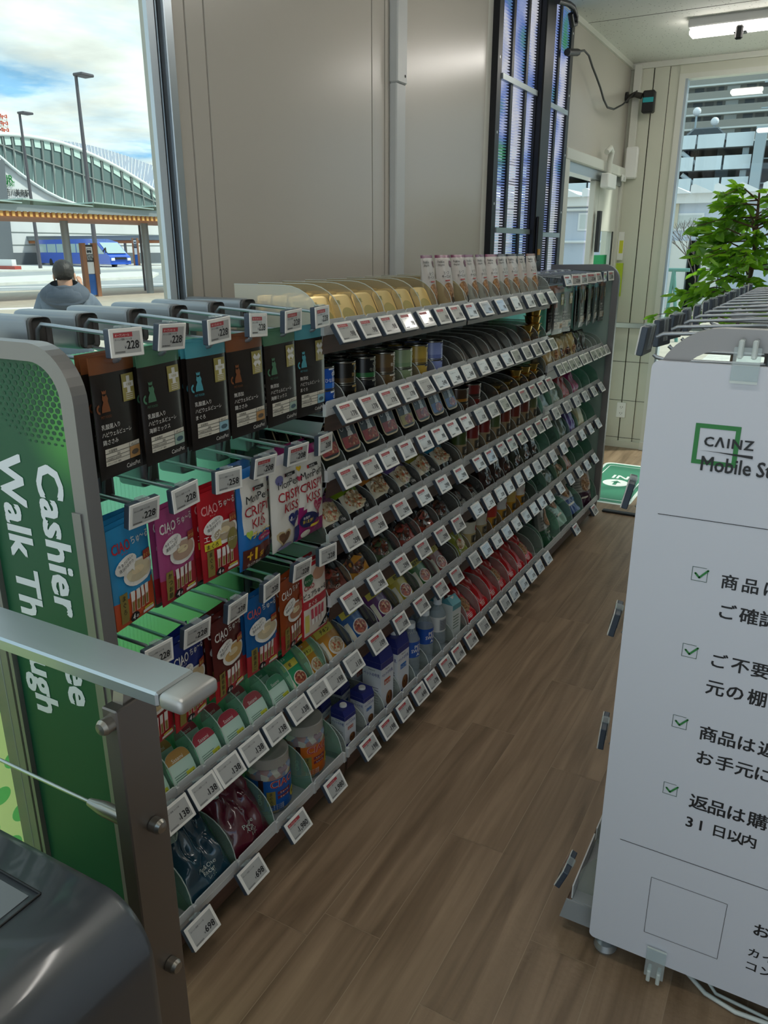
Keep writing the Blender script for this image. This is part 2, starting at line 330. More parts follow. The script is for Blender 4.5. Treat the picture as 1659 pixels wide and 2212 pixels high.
for (x0, x1, cols, zc) in ((3.60, 4.18, 3, (2.23, 1.585)), (4.24, 4.70, 2, (2.21, 1.575))):
    fb = MB().box(x0, x0 + .05, 0, .03, .62, 2.71, 'ledblack').box(x1 - .05, x1, 0, .03, .62, 2.71, 'ledblack')
    for i in range(1, cols): X = x0 + (x1 - x0) * i / cols; fb.box(X - .014, X + .014, .002, .03, .62, 2.71, 'ledblack')
    fb.build('screen_frame', ls)
    for z in zc: MB().box(x0 + .05, x1 - .05, -.008, .02, z - .012, z + .012, 'ledbar').build('crossbar', ls)
    sb = MB(); z = .63
    while z < 2.7: sb.box(x0 + .05, x1 - .05, .012, .034, z, z + .0045, 'ledslat'); z += .0125
    sb.build('slat_mesh', ls)
    s2 = MB()
    for i in range(7):
        for X in (x0 + .025, x1 - .025): s2.disc(X, .8 + .3 * i, .006, .006, 'studs', off=.001)
    s2.build('studs', ls)
MB().box(4.14, 4.285, -.03, .012, .62, 2.71, 'ledblack', .006).build('centre_post', ls)
# far doorway in the left wall
dr = MB()
dr.box(4.70, 4.79, WY - .03, 1.56, 0, 2.0, 'whiteframe', .004).box(4.70, 6.19, WY - .035, 1.56, 1.985, 2.05, 'whiteframe', .006).box(4.79, 6.14, WY - .012, 1.53, 1.93, 1.985, 'silver').box(6.14, 6.2, WY - .02, 1.56, 0, 2.0, 'whiteframe', .004)
structure(dr, 'door_1_frame')
door = MB()
door.box(5.50, 5.60, WY + .0, 1.50, 0.02, 1.93, 'whiteframe', .004).box(6.07, 6.13, WY, 1.50, .02, 1.93, 'whiteframe').box(5.60, 6.07, WY, 1.50, 1.62, 1.93, 'whiteframe').box(5.60, 6.07, WY, 1.50, .02, .12, 'whiteframe').box(5.60, 6.07, 1.475, 1.482, .12, 1.62, 'glass')
door.box(4.79, 4.83, 1.50, 1.53, .02, 1.93, 'silver').box(6.04, 6.07, WY - .005, WY, .12, 1.62, 'gasket')
structure(door, 'door_1')
structure(MB().box(4.83, 5.50, 1.51, 1.517, .05, 1.93, 'glass'), 'window_4')
mk('signgreen', '1d9a63', .5, trans=.4); mk('white', 'f2f2ee', .5); mk('black', '101012', .45)
es = MB().box(5.64, 6.0, 1.4715, 1.4745, 1.02, 1.46, 'signgreen')
es.T = Matrix.Translation((5.83, 1.4715, 0)) @ Matrix.Diagonal((-1, 1, 1, 1))
es.text('入口', 0, 1.22, .15, 'white', al='C', bold=.02); es.text('ENTRANCE', 0, 1.12, .05, 'white', al='C', bold=.01)
es.build('entrance_sign', label='green entrance sticker seen from behind on the far sliding door', cat='sign')
lk = thing('door_lock', 'white box with curved conduit and black strip beside the far sliding door', 'door lock', (5.52, WY - .03, 0))
MB().box(-.03, .20, -.05, .0, 1.88, 1.97, 'white', .006).build('lock_box', lk)
MB().tube([(-.05, -.03, 2.09), (0, -.04, 2.12), (.04, -.04, 2.10), (.05, -.03, 2.04), (.05, -.03, 1.95)], .018, 'whiteframe').build('conduit', lk)
MB().box(-.01, .04, -.012, .01, 1.48, 1.74, 'black').build('sensor_strip', lk)
MB().box(6.02, 6.12, WY - .05, WY - .035, 1.955, 2.0, 'white', .004).text('入口', 6.03, 1.965, .02, 'black', lambda x, z, o: (x, WY - .05 - o, z)).build('door_plate', label='small white plate fixed over the top corner of the far sliding door', cat='sign')
# end wall window
structure(MB().box(6.19, 6.28, 1.09, 1.13, .06, 2.63, 'whiteframe').box(6.195, 6.28, 1.075, 1.09, .06, 2.60, 'silver').box(6.19, 6.28, -1.44, 1.09, 2.60, 2.63, 'whiteframe').box(6.19, 6.28, -1.5, -1.44, .06, 2.63, 'whiteframe'), 'window_3_frame')
structure(MB().box(6.235, 6.243, -1.44, 1.09, .06, 2.60, 'glass'), 'window_3')
# small fittings on the end wall
tk = thing('wall_conduit', 'white square conduit with junction box in the far corner of the room', 'conduit', (6.175, 1.41, 0))
MB().box(-.02, .02, -.03, .02, 2.17, 2.71, 'whiteframe', .003).build('conduit_pipe', tk); MB().box(-.03, .02, -.06, .03, 1.98, 2.19, 'white', .01).build('junction_box', tk)
ol = thing('wall_outlet', 'white double power outlet low on the panelled end wall', 'outlet', (6.2, 1.30, .296))
MB().box(-.008, 0, -.035, .035, -.06, .06, 'white', .003).build('cover_plate', ol)
for z in (-.024, .024):
    o_ = MB(); 
    for y in (-.008, .008): o_.box(-.0088, -.008, y - .0015, y + .0015, z - .004, z + .006, 'seam')
    o_.box(-.0088, -.008, -.002, .002, z - .012, z - .008, 'seam'); o_.build('socket', ol)
sw = MB().box(6.185, 6.2, 1.40, 1.45, 1.42, 1.62, 'white', .003); sw.box(6.184, 6.185, 1.402, 1.43, 1.47, 1.56, '#d8d83a')
sw.build('wall_switch', label='white switch with a yellow tag on the end wall above the yellow notice', cat='switch')
MB().box(6.183, 6.197, 1.39, 1.458, 1.16, 1.40, '#b7cf2b').box(6.1825, 6.183, 1.40, 1.44, 1.26, 1.30, '#e9f0a0').build('yellow_notice', label='bright yellow-green notice low beside the far door jamb', cat='notice')
mk('steel', 'b8bcb8', .28, 1.)
MB().box(6.10, 6.13, -1.3, 1.458, .935, .975, 'steel', .004).box(6.13, 6.2, 1.40, 1.44, .945, .965, 'steel').build('safety_rail', label='flat steel safety rail across the far window at waist height', cat='rail')
# ceiling lamps
mk('lamphouse', 'd8d8d4', .5); mk('lamplight', 'fffaf3', .5, emit=LAMP)
for i, x in enumerate((5.24, 2.9, .5)):
    l_ = thing('ceiling_lamp', ('bar lamp on the ceiling by the far window', 'bar lamp on the ceiling above the middle of the aisle', 'bar lamp on the ceiling above the hand rail')[i], 'ceiling lamp', (x, .31, 2.72))
    MB().box(-.06, .06, -.62, .62, -.045, 0, 'lamphouse', .006).build('lamp_housing', l_); MB().box(-.04, .04, -.615, .615, -.085, -.045, 'lamplight', .012).build('diffuser', l_)
sp_ = thing('spotlight', 'small black spotlight head on the ceiling lamp by the far window', 'spotlight', (5.25, .66, 2.72))
MB().box(-.035, .03, -.035, .035, -.09, 0, 'black', .006).build('spot_body', sp_); MB().box(-.07, -.04, -.02, .02, -.13, -.06, 'black', .008).build('spot_lens', sp_)
MB().tube([(0, .03, -.02), (-.02, .1, -.012), (0, .16, -.006)], .005, 'black').build('flex', sp_)
MB().lathe([(0, -.008), (.05, -.006), (.06, 0)], '#d9d9d2').build('ceiling_disc', label='small round white cover on the ceiling beside the spotlight', cat='ceiling cover', loc=(5.27, .80, 2.72))
# wall camera and the loose cables at the LED screen
wc = thing('wall_camera', 'black camera with teal band on a bracket in the far corner', 'camera', (6.1, 1.46, 2.50))
MB().lathe([(0, 0), (.035, 0), (.035, .015), (0, .015)], 'black').build('wall_plate', wc); wc.children  # plate lies on the side wall
k_ = KIDS[wc.name][-1]; k_.rotation_euler = (pi / 2, 0, 0)
MB().tube([(0, -.01, 0), (.0, -.06, .015), (.0, -.11, .0)], [.012, .018, .02], 'seam').build('bracket_arm', wc)
MB().box(-.03, .03, -.20, -.12, -.11, .03, 'black', .008).build('camera_body', wc); MB().box(-.031, -.029, -.195, -.125, -.045, -.015, '#23a0a8').build('teal_band', wc)
cb_ = thing('loose_cable', 'thin black cable drooping from the LED screen plug to the corner camera', 'cable', (0, 0, 0))
pts = [at(px, py, 1, 1.40) for px, py in ((1238, 113), (1262, 109), (1272, 120), (1280, 145), (1288, 165), (1297, 190), (1304, 215), (1312, 232), (1326, 236), (1345, 226), (1362, 210), (1378, 195))]
MB().tube(pts, .006, 'black', 6).build('cable_run', cb_)
MB().tube([at(1225, 113, 1, 1.40), at(1248, 113, 1, 1.40)], .018, 'black').build('plug', cb_)
MB().tube([at(px, py, 1, 1.36) for px, py in ((1205, 2), (1228, 8), (1238, 16), (1244, 35), (1243, 52), (1236, 54), (1232, 30))], .014, 'black').build('power_cable', label='thick black power cable looped at the top of the LED screen', cat='cable')
MB().box(4.15, 4.20, 1.385, 1.399, 1.44, 1.66, 'black', .004).box(4.16, 4.19, 1.380, 1.385, 1.47, 1.50, '#c8902a').build('cable_bundle', label='black taped cable bundle hanging on the centre post of the LED screen', cat='cable')
# green sticker on the floor
fs = MB(); fs.T = Matrix.Translation((5.18, 1.07, 0))
def fg(x, z, o): return (x, z, .0005 + o)
def rr(w, h, r, n=6): return [(sx * (w - r) + r * cos(a + i * pi / 2 / n), sz * (h - r) + r * sin(a + i * pi / 2 / n)) for sx, sz, a in ((1, 1, 0), (-1, 1, pi / 2), (-1, -1, pi), (1, -1, 1.5 * pi)) for i in range(n + 1)]
fs.poly(rr(.50, .19, .06), '#e8f0ea', fg, .0002); fs.poly(rr(.47, .17, .05), '#3f8a6c', fg, .0008); fs.poly(rr(.42, .145, .03), '#f0f4f0', fg, .0012); fs.poly(rr(.412, .138, .028), '#3f8a6c', fg, .0016)
fs.disc(-.03, 0, .085, .085, '#f4f6f2', fg, .0022)
ag = lambda x, z, o: fg(-.03 - z, x, o)
fs.rect(-.012, .012, -.02, .05, '#3f8a6c', ag, .0028).poly([(-.035, -.01), (.035, -.01), (0, -.055)], '#3f8a6c', ag, .0028)
fs.text('IN', 0, .0, .085, '#f4f6f2', lambda x, z, o: fg(.085 + z, -x, o), al='C', bold=.03, off=.0022)
fs.build('floor_sticker', label='green rectangular floor sticker with white arrow and IN near the far wall', cat='floor sticker')
# ================================================================ wall shelving, hooks, price tags
mk('shelfgrey', '8d9193', .45); mk('frame', '8e8c8b', .36, .55); mk('lip', 'd3d5d5', .3, alpha=.9); clear('frostwhite', 'ece9dd', .5, .4); mk('rail', '4b342c', .4, var=.35, vscale=9, bstretch=(1, 1, 8)); mk('darkback', '2f3236', .7)
clear('frost', 'e2e5e0', .16, .3); clear('frostgold', 'e6dcc0', .22, .35); clear('frostmint', 'cdebdc', .22, .35); clear('frostdark', 'dcdbd6', .10, .3); mk('clearedge', 'dfe6e2', .15, alpha=.6)
m = mk('mintback', 'a4eccb', .45, trans=.85); t = m.node_tree
mk('endgreen', '0f5a37', .5); mk('endlight', '4fa046', .5); mk('signwhite', 'e6e9ec', .5)
m = MATS['endgreen']; t = m.node_tree; b = t.nodes['Principled BSDF']; c = nd(t, 'ShaderNodeTexCoord'); g = nd(t, 'ShaderNodeVectorMath', operation='DISTANCE')
g.inputs[1].default_value = (0, -.155, 1.235); t.links.new(c.outputs['Object'], g.inputs[0])
q = nd(t, 'ShaderNodeMapRange', interpolation_type='SMOOTHSTEP'); q.inputs[1].default_value = .02; q.inputs[2].default_value = .16; q.inputs[3].default_value = 1; q.inputs[4].default_value = 0
t.links.new(g.outputs['Value'], q.inputs[0]); x = nd(t, 'ShaderNodeMixRGB'); x.inputs[1].default_value = lin('0f5536'); x.inputs[2].default_value = lin('58ab4c')
t.links.new(q.outputs[0], x.inputs[0]); t.links.new(x.outputs[0], b.inputs['Base Color'])
YL, YB = 1.06, 1.335
NEAR, CAN, MID, FAR = 'green panel bay', 'tinned food bay', 'third bay', 'far hook bay'
BAYS = {1: (.865, 1.590), 2: (1.597, 2.485), 3: (2.49, 3.40), 4: (3.405, 4.40)}
G = {1: thing('shelving_bay', 'grey shelving bay with three rows of wire hooks beside the green end panel', 'shelving', ((BAYS[1][0] + BAYS[1][1]) / 2, 1.2, 0), group=None),
     2: thing('shelving_bay', 'grey shelving bay stacked with dog food tins and cartons', 'shelving', (2.05, 1.2, 0)),
     3: thing('shelving_bay', 'grey shelving bay with red bags along its bottom shelf', 'shelving', (2.95, 1.2, 0)),
     4: thing('shelving_bay', 'grey shelving bay at the far end with black pouches on hooks above', 'shelving', (3.9, 1.2, 0))}
def local(mb, o): mb.T = Matrix.Translation(-o.location); return mb
for b_, (x0, x1) in BAYS.items():
    g = G[b_]; zt = 1.295
    top = 1.30
    if 'backsheet' not in MATS: mk('backsheet', '8aa3ad', .5, trans=.35)
    cp = MB(); local(cp, g); n_ = int((x1 - x0) / .011)
    for i in range(n_):                                    # ribbed back sheet
        a = x0 + (x1 - x0) * i / n_; cp.add([(a, YB + .012, .1), (a + .0055, YB + .006, .1), (a + .0055, YB + .006, zt), (a, YB + .012, zt)], [(0, 1, 2, 3)], 'mintback' if b_ in (1, 4) else 'backsheet')
        e = x0 + (x1 - x0) * (i + 1) / n_; cp.add([(a + .0055, YB + .006, .1), (e, YB + .012, .1), (e, YB + .012, zt), (a + .0055, YB + .006, zt)], [(0, 1, 2, 3)], 'mintback' if b_ in (1, 4) else 'backsheet')
    cp.build('back_panel', g)
    for x in (x0, x1 - .03): local(MB(), g).box(x, x + .03, YB + .012, YB + .045, 0, top, 'frame').build('upright', g)
    local(MB(), g).box(x0, x1, YB - .04, YB + .04, .0, .05, 'frame').build('base_beam', g)
    local(MB(), g).box(x0 + .02, x1 - .02, 1.12, 1.30, 0, .075, 'darkback').build('base_box', g)

def divider_poly(yl, z, h, back):
    p = [(yl + .004, z), (yl + .004, z + .03)]
    for i in range(1, 8): a = pi / 2 * i / 7; p.append((yl + .006 + .105 * (1 - cos(a)), z + .03 + (h - .03) * sin(a)))
    return p + [(back, z + h), (back, z)]
def shelf(bay, z, edges, yl=YL, h=.10, fr='frost', lipm='lip', first=None):
    g = G[bay]; x0, x1 = BAYS[bay]
    s = local(MB(), g).box(x0 + .004, x1 - .004, yl, YB, z - .018, z, 'shelfgrey', .002)
    s.prism([(yl - .002, z), (YB, z), (YB, z - .05), (yl + .02, z - .055)], 0, x0 + .004, x0 + .0055, 'shelfgrey').prism([(yl - .002, z), (YB, z), (YB, z - .05), (yl + .02, z - .055)], 0, x1 - .0055, x1 - .004, 'shelfgrey')
    sh = s.build('shelf', g)
    local(MB(), g).prism([(yl - .004, z), (yl - .001, z), (yl + .004, z - .045), (yl + .001, z - .045)], 0, x0 + .004, x1 - .004, 'rail').build('price_rail', sh)
    for a, e in zip(edges[:-1], edges[1:]):
        w = e - a
        local(MB(), g).prism([(a + .003, z), (e - .003, z), (e - .003, z + .033), (e - .009, z + .037), (a + .009, z + .037), (a + .003, z + .033)], 1, yl - .003, yl, lipm).box(a + .02, e - .02, yl - .0036, yl - .003, z + .016, z + .0175, 'clearedge').build('front_lip', sh)
    for x in edges:
        d = local(MB(), g).prism(divider_poly(yl, z, h, YB - .01), 0, x - .0009, x + .0009, first if first and x == edges[0] else fr)
        pp = divider_poly(yl, z, h, YB - .01)
        d.tube([(x, a, b) for a, b in pp[1:10]], .0014, 'clearedge', 5).box(x - .004, x + .004, yl - .006, yl + .004, z, z + .03, 'lip')
        d.build('divider', sh)
def mids(xs, x0, x1):
    return [x0 + .006] + [(a + b) / 2 for a, b in zip(xs[:-1], xs[1:])] + [x1 - .006]
R1 = [1.648, 1.753, 1.863, 1.975, 2.088, 2.205, 2.311, 2.422]; R1b = [2.552, 2.696, 2.853, 3.004, 3.155, 3.295]
R2 = [1.652, 1.759, 1.866, 1.98, 2.091, 2.198, 2.309, 2.418]; R2b = [2.547, 2.663, 2.779, 2.888, 3.003, 3.122, 3.236, 3.343]
R4 = [1.656, 1.797, 1.951, 2.096, 2.242, 2.378]; R7 = [1.668, 1.777, 1.887, 1.996, 2.092, 2.2, 2.302, 2.421]; R7b = [2.547, 2.675, 2.785, 2.885, 3.002, 3.11, 3.225, 3.345]
Z = {1: 1.301, 2: 1.102, 3: .931, 4: .756, 5: .576, 6: .378, 7: .11}
YB7 = 1.012
shelf(2, Z[1], mids(R1, *BAYS[2]), fr='frostgold', first='frostwhite', h=.115); shelf(3, Z[1], mids([2.545, 2.645, 2.745, 2.85, 2.96, 3.07, 3.18, 3.30], *BAYS[3]), fr='frost')
shelf(2, Z[2], mids(R2, *BAYS[2]), h=.085, fr='frostdark'); shelf(3, Z[2], mids(R2b, *BAYS[3]), h=.10, fr='frostdark')
shelf(2, Z[3], mids(R2, *BAYS[2]), h=.09, fr='frostdark'); shelf(3, Z[3], mids(R2b, *BAYS[3]), h=.08, fr='frostdark')
for r in (4, 5, 6): shelf(2, Z[r], mids(R4, *BAYS[2]), fr='frostdark', h=.09); shelf(3, Z[r], mids(R2b, *BAYS[3]), fr='frostdark', h=.09)
shelf(2, Z[7], mids(R7, *BAYS[2]), YB7, fr='frost'); shelf(3, Z[7], mids(R7b, *BAYS[3]), YB7, fr='frost', h=.13)
B16 = [.95, 1.032, 1.117, 1.204, 1.296, 1.389, 1.478, 1.56]; B17 = [.945, 1.115, 1.3, 1.479]
shelf(1, .378, mids(B16, *BAYS[1]), fr='frostmint', h=.115); shelf(1, .106, [.873, .96, 1.11, 1.26, 1.43, 1.582], YB7, fr='frostmint', h=.13)
B41 = [3.488, 3.583, 3.674, 3.769, 3.867, 3.961, 4.062, 4.156, 4.249, 4.344]; B42 = [3.47, 3.64, 3.81, 3.97, 4.135, 4.295]
shelf(4, .974, mids(B41, *BAYS[4]), fr='frost', h=.09)
for z in (.775, .572, .371): shelf(4, z, mids(B42, *BAYS[4]), fr='frostmint', h=.12)
shelf(4, .10, [3.411, 3.68, 3.90, 4.11, 4.394], YB7, fr='frostmint', h=.15)
# end panel: tube frame and printed green board
ep = thing('printed_end_board', 'green printed end panel in a grey tube frame with white letters running downwards', 'end panel', (.85, 1.2, 0))
def lp(mb): return local(mb, ep)
arc = [(.85, 1.05, .02)] + [(.85, 1.05 + .08 * (1 - cos(a)), 1.261 + .08 * sin(a)) for a in [pi / 2 * i / 10 for i in range(11)]] + [(.85, 1.37, 1.341)]
fb = MB(); lp(fb); N_ = len(arc)
def sweep(mb, pts, wn, wd, m):                            # flat-sided tube in the x = const plane
    P = [Vector(p) for p in pts]; vs = []
    for i, p in enumerate(P):
        t = ((P[min(i + 1, len(P) - 1)] - p).normalized() + (p - P[max(0, i - 1)]).normalized()).normalized(); n = Vector((1, 0, 0)).cross(t)
        for a, b in ((-1, -1), (1, -1), (1, 1), (-1, 1)): vs.append(p + Vector((a * wd / 2, 0, 0)) + n * (b * wn / 2))
    k = len(P); fs = [(4 * i + j, 4 * i + (j + 1) % 4, 4 * i + 4 + (j + 1) % 4, 4 * i + 4 + j) for i in range(k - 1) for j in range(4)]
    mb.add(vs, fs + [(0, 1, 2, 3), tuple(4 * k - 4 + j for j in (3, 2, 1, 0))], m)
sweep(fb, arc, .030, .03, 'frame'); fb.box(.835, .865, 1.312, 1.385, .02, 1.356, 'frame').box(.8345, .835, 1.322, 1.328, .05, 1.3, 'seam').box(.8345, .835, 1.350, 1.353, .05, 1.3, 'shelfgrey').build('tube_frame', ep)
bd = MB(); lp(bd)
ip = [(1.063, .03)] + [(1.063 + .068 * (1 - cos(a)), 1.260 + .067 * sin(a)) for a in [pi / 2 * i / 8 for i in range(9)]] + [(1.315, 1.327), (1.315, .03)]
bd.prism(ip, 0, .846, .852, 'endgreen')
eg = lambda x, z, o: (.846 - o, 1.2 - x, z)                # reader's right = -y
cx, cz = 1.085, 1.18
for i in range(-14, 16):
    for j in range(-12, 14):
        y = 1.13 + .0165 * i + (.00825 if j % 2 else 0); z = 1.275 + .0098 * j
        dx, dz = (y - 1.135) / .135, (z - 1.285) / .105; d = sqrt(dx * dx + dz * dz)
        if d > 1: continue
        k = sqrt(max(.04, 1 - d ** 2.4)); r = .0062 * (.5 + .5 * k) * (1 - .35 * max(0, (y - 1.15) / .12))
        if y < 1.069 or y > 1.31 or z > 1.322: continue
        if y < 1.131 and z > 1.258 + sqrt(max(0, .062 ** 2 - (1.131 - y) ** 2)): continue
        bd.disc(1.2 - y, z, r, r * .84 * (.55 + .45 * k), '#0d4a30', eg, n=12, rings=1, off=.0006)
wg = lambda x, z, o: (.846 - o, 1.2 - z, -x)               # letters run downwards, tops towards -y
bd.text('Cashier Free', -1.145, .033, .068, 'signwhite', wg, bold=.036, off=.001, wmax=.48)
bd.text('Walk Through', -1.155, -.07, .068, 'signwhite', wg, bold=.036, off=.001, wmax=.535)
bd.build('printed_board', ep)
lp(MB()).box(.832, .836, 1.050, 1.071, .08, 1.075, 'frame').build('board_clip', ep)
# far end frame
mk('sidesheet', 'a9b8b0', .5, trans=.35)
ef = thing('end_rack', 'grey tube end frame closing the far end of the wall shelving', 'end frame', (4.42, 1.2, 0)); fb = MB(); local(fb, ef)
sweep(fb, [(4.42, 1.02, .10)] + [(4.42, 1.02 + .07 * (1 - cos(a)), 1.335 + .07 * sin(a)) for a in [pi / 2 * i / 8 for i in range(9)]] + [(4.42, 1.37, 1.405), (4.42, 1.37, .02)], .035, .03, 'frame'); fb.build('tube_frame', ef)
local(MB(), ef).box(4.415, 4.421, 1.04, 1.36, .10, 1.39, 'sidesheet').build('side_sheet', ef)
local(MB(), ef).box(4.40, 4.44, 1.02, 1.055, .0, .10, 'frame').build('foot', ef)
# ---- price tags
mk('tagcase', '3d4754', .45); mk('tagwhite', 'eceae4', .4); mk('tagscreen', 'b4b4b1', .12, spec=.6, coat=.4); mk('ink', '1c1c1e', .5); mk('tagred', 'a83a40', .5); clear('clip', 'eef4f4', .22, .08)
def tag_kind(price, red, w, h):
    o = thing('price_tag', 'tag', 'price tag')
    MB().box(-w / 2, w / 2, -.004, .008, -h / 2, h / 2, 'tagcase', .0015).build('case', o)
    MB().box(-w / 2, w / 2, -.0065, -.004, -h / 2, h / 2, 'tagwhite', .0012).build('bezel', o)
    s = MB(); g = lambda x, z, o: (x, -.0066 - o, z); a, c = w / 2 - .0075, h / 2 - .0062
    s.rect(-a, a, -c, c, 'tagscreen', g, off=.0002)
    if red: s.rect(-a + .001, a * .42, c - .0085, c - .001, 'tagred', g, off=.0004); s.text('オープンセール', -a + .004, c - .0068, .004, 'tagwhite', g, off=.0006, wmax=a * 1.2)
    s.text('おいしい国産 ペット用', -a + .003, c - (.0135 if red else .010), .0034, 'ink', g, off=.0004, wmax=1.25 * a)
    s.text(price, a - .0045, -c + .0070, .0140, 'ink', g, al='R', bold=.03, off=.0004, wmax=.036); n = textgeo(price, 0)[0]
    wd = min(.036, (max(p[0] for p in n) - min(p[0] for p in n)) * .0140 / .73)
    s.text('¥', a - .006 - wd, -c + .0075, .0055, 'ink', g, al='R', off=.0004); s.text('円', a - .0040, -c + .0145, .0026, 'ink', g, off=.0004)
    for i in range(14): s.rect(-a + .002 + .0016 * i, -a + .0028 + .0016 * i, -c + .0015, -c + .0042, 'ink', g, off=.0004)
    s.build('screen', o)
    MB().box(-.012, .012, -.0068, .010, h / 2, h / 2 + .004, 'clip', .001).box(-.010, .010, .008, .011, -h / 2 + .01, h / 2 + .003, 'clip').build('clip', o)
    return o
def ptag(price, red, x, y, z, tilt, label, group, w=.080, h=.054, yaw=0, roll=0):
    return place(tag_kind, (price, red, w, h), (x, y, z), (rad(-tilt), rad(roll), yaw), label, group)
R_ = random.Random(11)
ROWN = {1: 'top', 2: 'second', 3: 'third', 4: 'fourth', 5: 'fifth', 6: 'sixth', 7: 'bottom'}
def tags(bay, rown, prices, xs, z, y, nm, red=True, tilt=32, w=.080, h=.054):
    for i, x in enumerate(xs):
        p = prices[min(i, len(prices) - 1)]; r = red if isinstance(red, bool) else red[i]
        ptag(p, r, x + R_.uniform(-.004, .004), y, z, tilt + R_.uniform(-3, 3), f'{ORD[i]} {p} yen price tag on the {rown} shelf edge of the {nm}', f'price tags on the {rown} shelf of the {nm}', w, h)
tags(2, 'top', ['98'], R1, 1.306, 1.023, CAN); tags(3, 'top', ['98'], R1b, 1.306, 1.023, MID, False)
tags(2, 'second', ['178', '178', '178', '178', '598', '248', '248', '248'], R2, 1.107, 1.023, CAN, [1, 1, 1, 1, 0, 0, 0, 0]); tags(3, 'second', ['128'], R2b, 1.107, 1.023, MID, False, w=.078)
tags(2, 'third', ['98'], R2, .936, 1.023, CAN); tags(3, 'third', ['128', '128', '128', '88'], R2b, .936, 1.023, MID, [0, 0, 0, 0, 1, 1, 1, 1], w=.078)
tags(2, 'fourth', ['298'], R4, .761, 1.023, CAN); tags(3, 'fourth', ['108'], R2b, .761, 1.023, MID, w=.078)
tags(2, 'fifth', ['298'], R4, .581, 1.023, CAN); tags(3, 'fifth', ['278', '278', '328'], R2b, .581, 1.023, MID, False, w=.078)
tags(2, 'sixth', ['118', '109', '108', '108', '108', '108'], R4, .383, 1.023, CAN, [0, 1, 1, 1, 1, 1]); tags(3, 'sixth', ['378', '378', '358', '358', '328'], R2b, .383, 1.023, MID, False, w=.078)
tags(2, 'bottom', ['198', '198', '648', '648', '178', '178', '198', '198'], R7, .115, .976, CAN); tags(3, 'bottom', ['378'], R7b, .115, .976, MID, False)
tags(1, 'lower', ['138', '138', '138', '138', '138', '138', '198', '198'], B16, .383, 1.023, NEAR, False); tags(1, 'bottom', ['698', '698', '1,980', '1,980'], B17, .108, .976, NEAR, [0, 0, 1, 1], w=.083)
tags(4, 'first', ['208'], B41, .978, 1.023, FAR, False); tags(4, 'second', ['298'], B42, .78, 1.023, FAR, False); tags(4, 'third', ['348'], B42, .577, 1.023, FAR, False); tags(4, 'fourth', ['398'], B42, .375, 1.023, FAR, False)
tags(4, 'bottom', ['698'], [3.832, 4.193], .104, .976, FAR)
# ---- wire hooks
mk('wire', 'a3aab0', .35, .7); mk('bracket', '8f959b', .35, .5); mk('bracketend', '4d4a48', .5)
def hook(big):
    o = thing('display_hook', 'hook', 'display hook')
    if big: MB().box(-.023, .023, .205, .395, -.035, .035, 'bracket', .012, 3).build('bracket_box', o); MB().box(-.021, .021, .2035, .206, -.033, .033, 'bracketend', .010, 3).build('bracket_end', o)
    else: MB().box(-.027, .027, .205, .285, -.045, .030, 'bracket', .010, 3).box(-.012, .012, .200, .206, -.03, .012, 'bracketend').build('bracket_box', o)
    MB().tube([(-.010, .204, -.03), (-.010, .196, .012), (-.008, .185, .022), (0, .02, .012), (0, .008, .006)], .0040, 'wire').build('tag_arm', o)
    MB().tube([(.008, .204, -.032), (.006, .19, -.034), (0, .03, -.036), (0, .012, -.032), (0, .006, -.027)], .0040, 'wire').build('product_arm', o)
    return o
HX = [.955, 1.063, 1.192, 1.315, 1.440, 1.556]
HN = {1.350: 'top', 1.046: 'middle', .752: 'lower'}
for ri, z in enumerate((1.350, 1.046, .752)):
    for i, x in enumerate(HX):
        place(hook, (ri == 0,), (x, 1.045, z), (0, 0, 0), f'{ORD[i]} wire hook from the green end panel in the {HN[z]} hook row', f'wire hooks in the {HN[z]} row')
        p = [['228'] * 6, ['228', '228', '258', '208', '208', '208'], ['228'] * 6][ri][i]; rd = [1, 0, 0][ri] or (ri == 1 and i > 2)
        ptag(p, bool(rd), x, 1.035, z, -4 + R_.uniform(-6, 6), f'{p} yen price tag on the {ORD[i]} hook of the {HN[z]} hook row', f'price tags on the {HN[z]} hook row', .076, .048, rad(R_.uniform(-6, 10)), R_.uniform(-4, 4))
for i, x in enumerate([3.545, 3.676, 3.81, 3.945, 4.079, 4.204, 4.332]):
    place(hook, (False,), (x, 1.045, 1.365), (0, 0, 0), f'{ORD[i]} wire hook along the top of the far hook bay', 'wire hooks in the far bay')
    ptag('228', True, x, 1.035, 1.365, 5 + R_.uniform(-15, 15), f'228 yen price tag on the {ORD[i]} hook of the far hook bay', 'price tags on the far hooks', .076, .048, rad(R_.uniform(-25, 10)))
